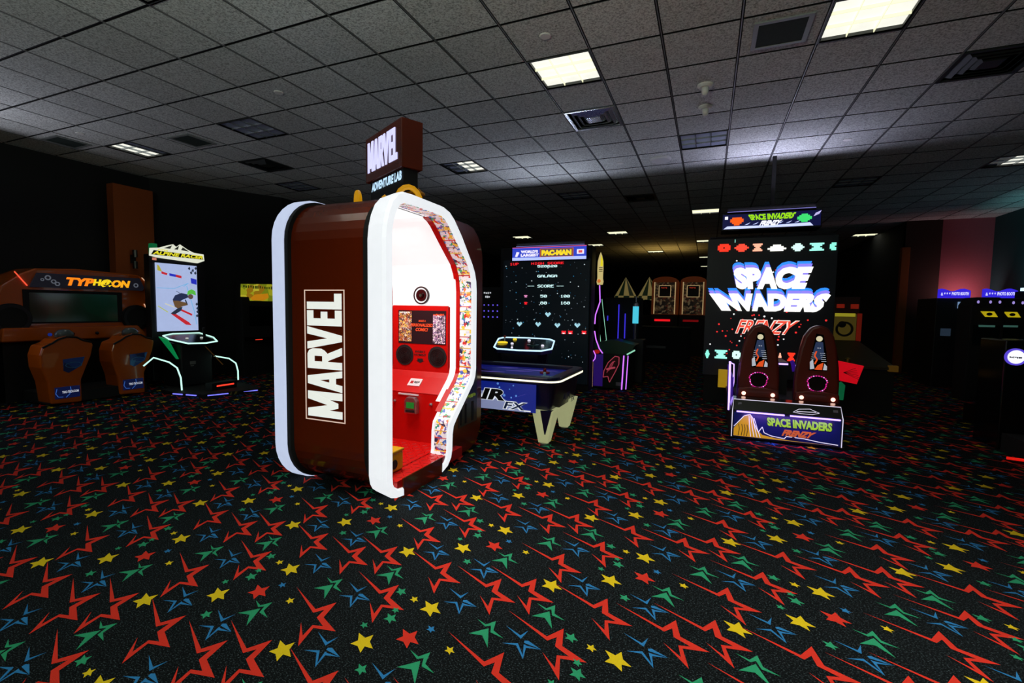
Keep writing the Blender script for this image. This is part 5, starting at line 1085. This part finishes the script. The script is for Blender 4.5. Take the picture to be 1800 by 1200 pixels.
def carnival():
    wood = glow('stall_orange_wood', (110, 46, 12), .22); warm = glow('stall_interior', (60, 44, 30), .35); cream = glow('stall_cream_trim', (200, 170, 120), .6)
    y = 17.0; k = 17.0
    for n, (x0, x1, lb) in enumerate(((-1.83, -.97, 'orange arched carnival stall in the far background, left of the pair'), (-.90, -.08, 'orange arched carnival stall in the far background, right of the pair'))):
        t = thing('carnival_stall', ((x0+x1)/2, y, 0), lb, 'carnival stall', 'arched carnival stalls')
        O = (0, y, 0); c = (x0+x1)/2; w = x1-x0
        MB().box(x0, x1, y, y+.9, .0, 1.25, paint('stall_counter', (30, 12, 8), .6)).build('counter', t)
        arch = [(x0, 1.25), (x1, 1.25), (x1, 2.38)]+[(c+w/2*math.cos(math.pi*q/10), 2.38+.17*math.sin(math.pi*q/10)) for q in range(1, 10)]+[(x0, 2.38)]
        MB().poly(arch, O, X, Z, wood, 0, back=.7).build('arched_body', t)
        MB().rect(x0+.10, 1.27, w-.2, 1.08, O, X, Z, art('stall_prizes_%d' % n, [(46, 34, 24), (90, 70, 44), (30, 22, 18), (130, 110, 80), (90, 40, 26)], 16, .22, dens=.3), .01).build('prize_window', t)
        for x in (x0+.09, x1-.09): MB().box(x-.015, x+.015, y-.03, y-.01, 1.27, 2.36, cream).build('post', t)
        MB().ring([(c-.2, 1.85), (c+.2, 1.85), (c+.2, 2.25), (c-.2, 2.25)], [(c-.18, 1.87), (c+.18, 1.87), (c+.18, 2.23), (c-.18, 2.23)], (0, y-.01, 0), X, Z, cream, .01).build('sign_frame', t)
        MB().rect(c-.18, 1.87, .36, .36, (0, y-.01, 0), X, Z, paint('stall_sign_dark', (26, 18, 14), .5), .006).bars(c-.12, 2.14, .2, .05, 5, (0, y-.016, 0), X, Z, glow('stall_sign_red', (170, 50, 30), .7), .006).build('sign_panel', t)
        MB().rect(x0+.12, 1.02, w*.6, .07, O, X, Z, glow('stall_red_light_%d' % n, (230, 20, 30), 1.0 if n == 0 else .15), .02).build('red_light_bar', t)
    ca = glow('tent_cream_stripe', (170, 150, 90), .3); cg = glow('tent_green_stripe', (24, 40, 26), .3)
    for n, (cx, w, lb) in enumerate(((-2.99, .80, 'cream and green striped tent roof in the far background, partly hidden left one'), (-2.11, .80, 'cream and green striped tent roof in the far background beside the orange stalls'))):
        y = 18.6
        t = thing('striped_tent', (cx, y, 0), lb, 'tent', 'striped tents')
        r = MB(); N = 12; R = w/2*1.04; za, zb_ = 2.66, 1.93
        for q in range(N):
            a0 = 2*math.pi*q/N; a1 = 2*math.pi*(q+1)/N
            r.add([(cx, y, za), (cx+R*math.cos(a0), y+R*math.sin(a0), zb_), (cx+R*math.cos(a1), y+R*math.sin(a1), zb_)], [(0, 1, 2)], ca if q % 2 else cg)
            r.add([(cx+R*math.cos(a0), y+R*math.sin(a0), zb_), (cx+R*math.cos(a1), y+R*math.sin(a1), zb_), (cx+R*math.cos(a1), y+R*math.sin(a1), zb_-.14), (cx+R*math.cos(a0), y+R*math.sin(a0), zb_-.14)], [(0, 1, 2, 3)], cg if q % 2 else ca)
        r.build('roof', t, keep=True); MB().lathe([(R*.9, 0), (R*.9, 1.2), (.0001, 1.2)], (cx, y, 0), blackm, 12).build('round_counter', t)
        for q in range(4): a = math.pi/4+q*math.pi/2; MB().tube([(cx+R*.85*math.cos(a), y+R*.85*math.sin(a), 1.2), (cx+R*.85*math.cos(a), y+R*.85*math.sin(a), 1.95)], .02, cream, 6).build('pole', t)
    t = thing('low_dark_game', (-1.2, 13, 0), 'low dark unlit game in the aisle in front of the orange stalls', 'arcade machine')
    MB().box(-1.9, -.4, 13, 13.6, 0, .95, blackm).build('cabinet', t, bevel=.03); MB().box(-1.5, -1.0, 12.97, 13.0, .38, .44, paint('decal_grey', (110, 112, 110), .5)).build('metal_plate', t)
carnival()

# ================================================================== RIGHT SIDE
def hoop_game():
    t = thing('ball_toss_game', (1.95, 8.3, 0), 'dim yellow and red ball toss game just right of the tall screen', 'arcade machine')
    y = 8.6; O = (0, y, 0)
    MB().box(1.72, 2.12, y+.01, y+.5, 0, 1.62, paint('cabinet_red_brown', (60, 16, 10), .5)).build('cabinet', t, bevel=.01)
    MB().rect(1.80, .96, .28, .40, O, X, Z, glow('toss_panel_gold', (100, 84, 30), .3), .02).build('backboard', t)
    MB().hoop(1.93, 1.13, .085, .115, (0, y-.02, 0), X, Z, black, .02, 24).disc(1.90, 1.2, .05, (0, y-.02, 0), X, Z, blackm, .01).build('target_ring', t)
    MB().rect(1.80, 1.32, .26, .05, (0, y-.02, 0), X, Z, glow('toss_strip_yellow', (170, 160, 40), .6), .006).build('title_strip', t)
    MB().rect(1.82, 1.45, .10, .06, O, X, Z, glow('toss_red_digit', (160, 36, 18), .35), .008).build('score_display', t)
    MB().rect(2.0, 1.44, .10, .07, O, X, Z, glow('toss_red_digit', (160, 36, 18), .35), .008).build('score_display', t)
    MB().rect(2.09, .95, .06, .42, O, X, Z, glow('toss_red_side', (120, 26, 12), .4), .01).build('red_side_strip', t)
    MB().hexa([(1.80, y, .93), (2.12, y, .93), (2.35, y-.9, .62), (1.72, y-.9, .62)], [(1.80, y, .96), (2.12, y, .96), (2.35, y-.9, .65), (1.72, y-.9, .65)], paint('ramp_olive', (50, 44, 20), .5)).build('ramp', t)
    MB().lathe([(.03, .68), (.035, .74), (.0001, .76)], (1.82, y-.8, 0), paint('brass_knob', (190, 170, 90), .3, .7), 12).build('knob', t); MB().box(2.26, 2.36, y-.92, y-.85, .60, .68, glow('toss_amber_box', (100, 70, 20), .3)).build('amber_box', t); MB().box(1.74, 2.34, y-.85, y-.1, 0, .6, blackm).build('base', t)
hoop_game()
def photo_kiosks():
    bl = glow('kiosk_sign_violet', (50, 34, 215), 1.0, True); wt = glow('kiosk_sign_white', (215, 215, 250), 1.1)
    for n, (x0, x1, lb) in enumerate(((3.98, 4.45, 'black photo kiosk with a wavy violet lit sign below the mauve wall, left one'), (4.62, 5.10, 'black photo kiosk with a violet lit sign, right one partly hidden'))):
        y = 11.3; O = (0, y, 0)
        t = thing('photo_kiosk', ((x0+x1)/2, y+.4, 0), lb, 'photo kiosk', 'photo kiosks')
        MB().box(x0, x1+.05, y+.02, y+.9, 0, 1.69, black).build('cabinet', t, bevel=.01)
        w = x1-x0; top = [(x0+w*q/10, 1.84+.025*math.sin(q*.95+.6)) for q in range(11)]
        MB().poly([(x0, 1.69), (x1, 1.69)]+top[::-1], O, X, Z, bl, .03).build('sign', t)
        MB().text('PHOTO BOOTH', x0+w*.42, 1.74, w*.52, .06, (0, y-.03, 0), X, Z, wt, .004, .04).text('& * * *', x0+w*.08, 1.735, w*.3, .06, (0, y-.03, 0), X, Z, wt, .004, .02).build('sign_lettering', t)
        MB().rect(x0+w*.65, 1.50, w*.24, .12, O, X, Z, glow('kiosk_small_screen', (120, 150, 190), .8), .006).build('info_screen', t)
        MB().rect(x0+w*.18, .98, w*.32, .14, O, X, Z, glow('kiosk_curtain_glow', (46, 60, 76), .5), .006).build('window', t)
photo_kiosks()
def racers():
    ye = glow('badge_yellow', (190, 170, 20), .8)
    for n, (cx, y) in enumerate(((3.30, 7.9), (3.655, 8.2))):
        t = thing('driving_game', (cx, y, 0), ('black driving game with a yellow slanted badge near the right edge, left of the pair', 'black driving game with a yellow slanted badge and white round logo, right of the pair')[n], 'arcade machine', 'driving games at the right')
        O = (0, y, 0)
        MB().poly([(cx-.17, .25), (cx+.17, .25), (cx+.17, 1.50), (cx+.12, 1.60), (cx-.12, 1.60), (cx-.17, 1.50)], O, X, Z, blackm, 0, back=.35).build('cabinet', t, bevel=.015)
        MB().poly([(cx-.07, 1.42), (cx+.06, 1.42), (cx+.10, 1.35), (cx-.02, 1.35)], O, X, Z, ye, .012).disc(cx+.015, 1.385, .03, (0, y-.012, 0), X, Z, blackm, .003, 12, .02).build('yellow_badge', t)
        MB().rect(cx-.13, .98, .26, .26, O, X, Z, glassd, .01).rect(cx-.08, 1.22, .16, .025, (0, y-.0, 0), X, Z, glow('driving_screen_text', (60, 100, 90), .6), .012).build('screen', t)
        for q in (-.10, .02, .11): MB().disc(cx+q, 1.54, .012, O, X, Z, glow('white_violet_dot', (170, 150, 230), .8), .008, 8, .02).build('lamp', t)
        MB().box(cx-.16, cx+.16, y-.9, y, .0, .22, black).build('floor_frame', t)
        MB().poly([(cx-.14, .20), (cx+.14, .20), (cx+.14, .80), (cx+.08, .92), (cx-.08, .92), (cx-.14, .80)], (0, y-.72, 0), X, Z, blackg, 0, back=.08).build('seat', t, bevel=.02)
        MB().tube([(cx-.12, y-.9, .03), (cx+.14, y-.92, .03)], .012, glow('floor_red_led', (220, 25, 15), .9), 6).build('red_light_tube', t)
    t = thing('round_logo_game', (3.0, 6.3, 0), 'red and black game with a glowing white round logo at the right edge', 'arcade machine')
    x = 2.80; y = 6.25
    MB().box(x-.02, x+.6, y+.02, y+.5, 0, 1.12, blackg).box(x+.14, x+.6, y, y+.02, 1.04, 1.14, paint('cabinet_deep_red', (120, 20, 10), .4)).build('cabinet', t, bevel=.02)
    D = MB().hoop(x+.06, .955, .068, .085, (0, y+.02, 0), X, Z, glow('logo_rim_blue', (90, 70, 210), 1), .02, 28); D.disc(x+.06, .955, .07, (0, y+.02, 0), X, Z, glow('logo_white', (235, 238, 245), 1.2, True), .014, 28); D.bars(x+.01, .94, .10, .020, 7, (0, y+.004, 0), X, Z, blackm, .003); D.build('round_logo', t)
    MB().tube([(x+.02, y-.35, .20), (x+.04, y-.36, .06), (x+.14, y-.36, .03)], .008, glow('neon_mint', (150, 225, 190), .9), 6).build('mint_light_tube', t)
    MB().tube([(x-.15, y-.45, .03), (x+.1, y-.5, .03), (x+.3, y-.5, .03)], .014, glow('floor_red_led', (220, 25, 15), .9), 6).build('red_light_tube', t); MB().box(x, x+.5, y-.4, y, 0, .18, blackm).build('platform', t)
    t = thing('teal_glow_game', (5.0, 9.2, 0), 'tall black game whose white top light washes the teal wall', 'arcade machine')
    MB().box(4.75, 5.45, 10.2, 10.6, 0, 1.78, blackm).build('cabinet', t, bevel=.02); MB().box(4.8, 5.4, 10.22, 10.55, 1.79, 1.84, glow('top_light_white', (190, 225, 245), 1.6, True)).build('top_light', t)
racers()
# added lamps without fittings, washing the walls behind the kiosks
lamp('added_wall_lamp', (5.3, 13.55, 1.75), 4.5, .5, 170, (1, .5, .55), (math.radians(125), 0, 0))
lamp('added_teal_lamp', (5.4, 11.6, 1.85), 14, .4, 170, (.3, .9, 1), (0, math.radians(-115), 0))
o = lamp('violet_floor_lamp', (.8, 5.40, .26), 2.2, .8, 150, (.35, .15, 1), (math.radians(40), 0, 0)); o.data.shape = 'RECTANGLE'; o.data.size_y = .02
lamp('warm_lamp', (-1.5, 17.6, 2.9), 7, 1.6, 170, (1, .6, .15), (math.pi, 0, 0))
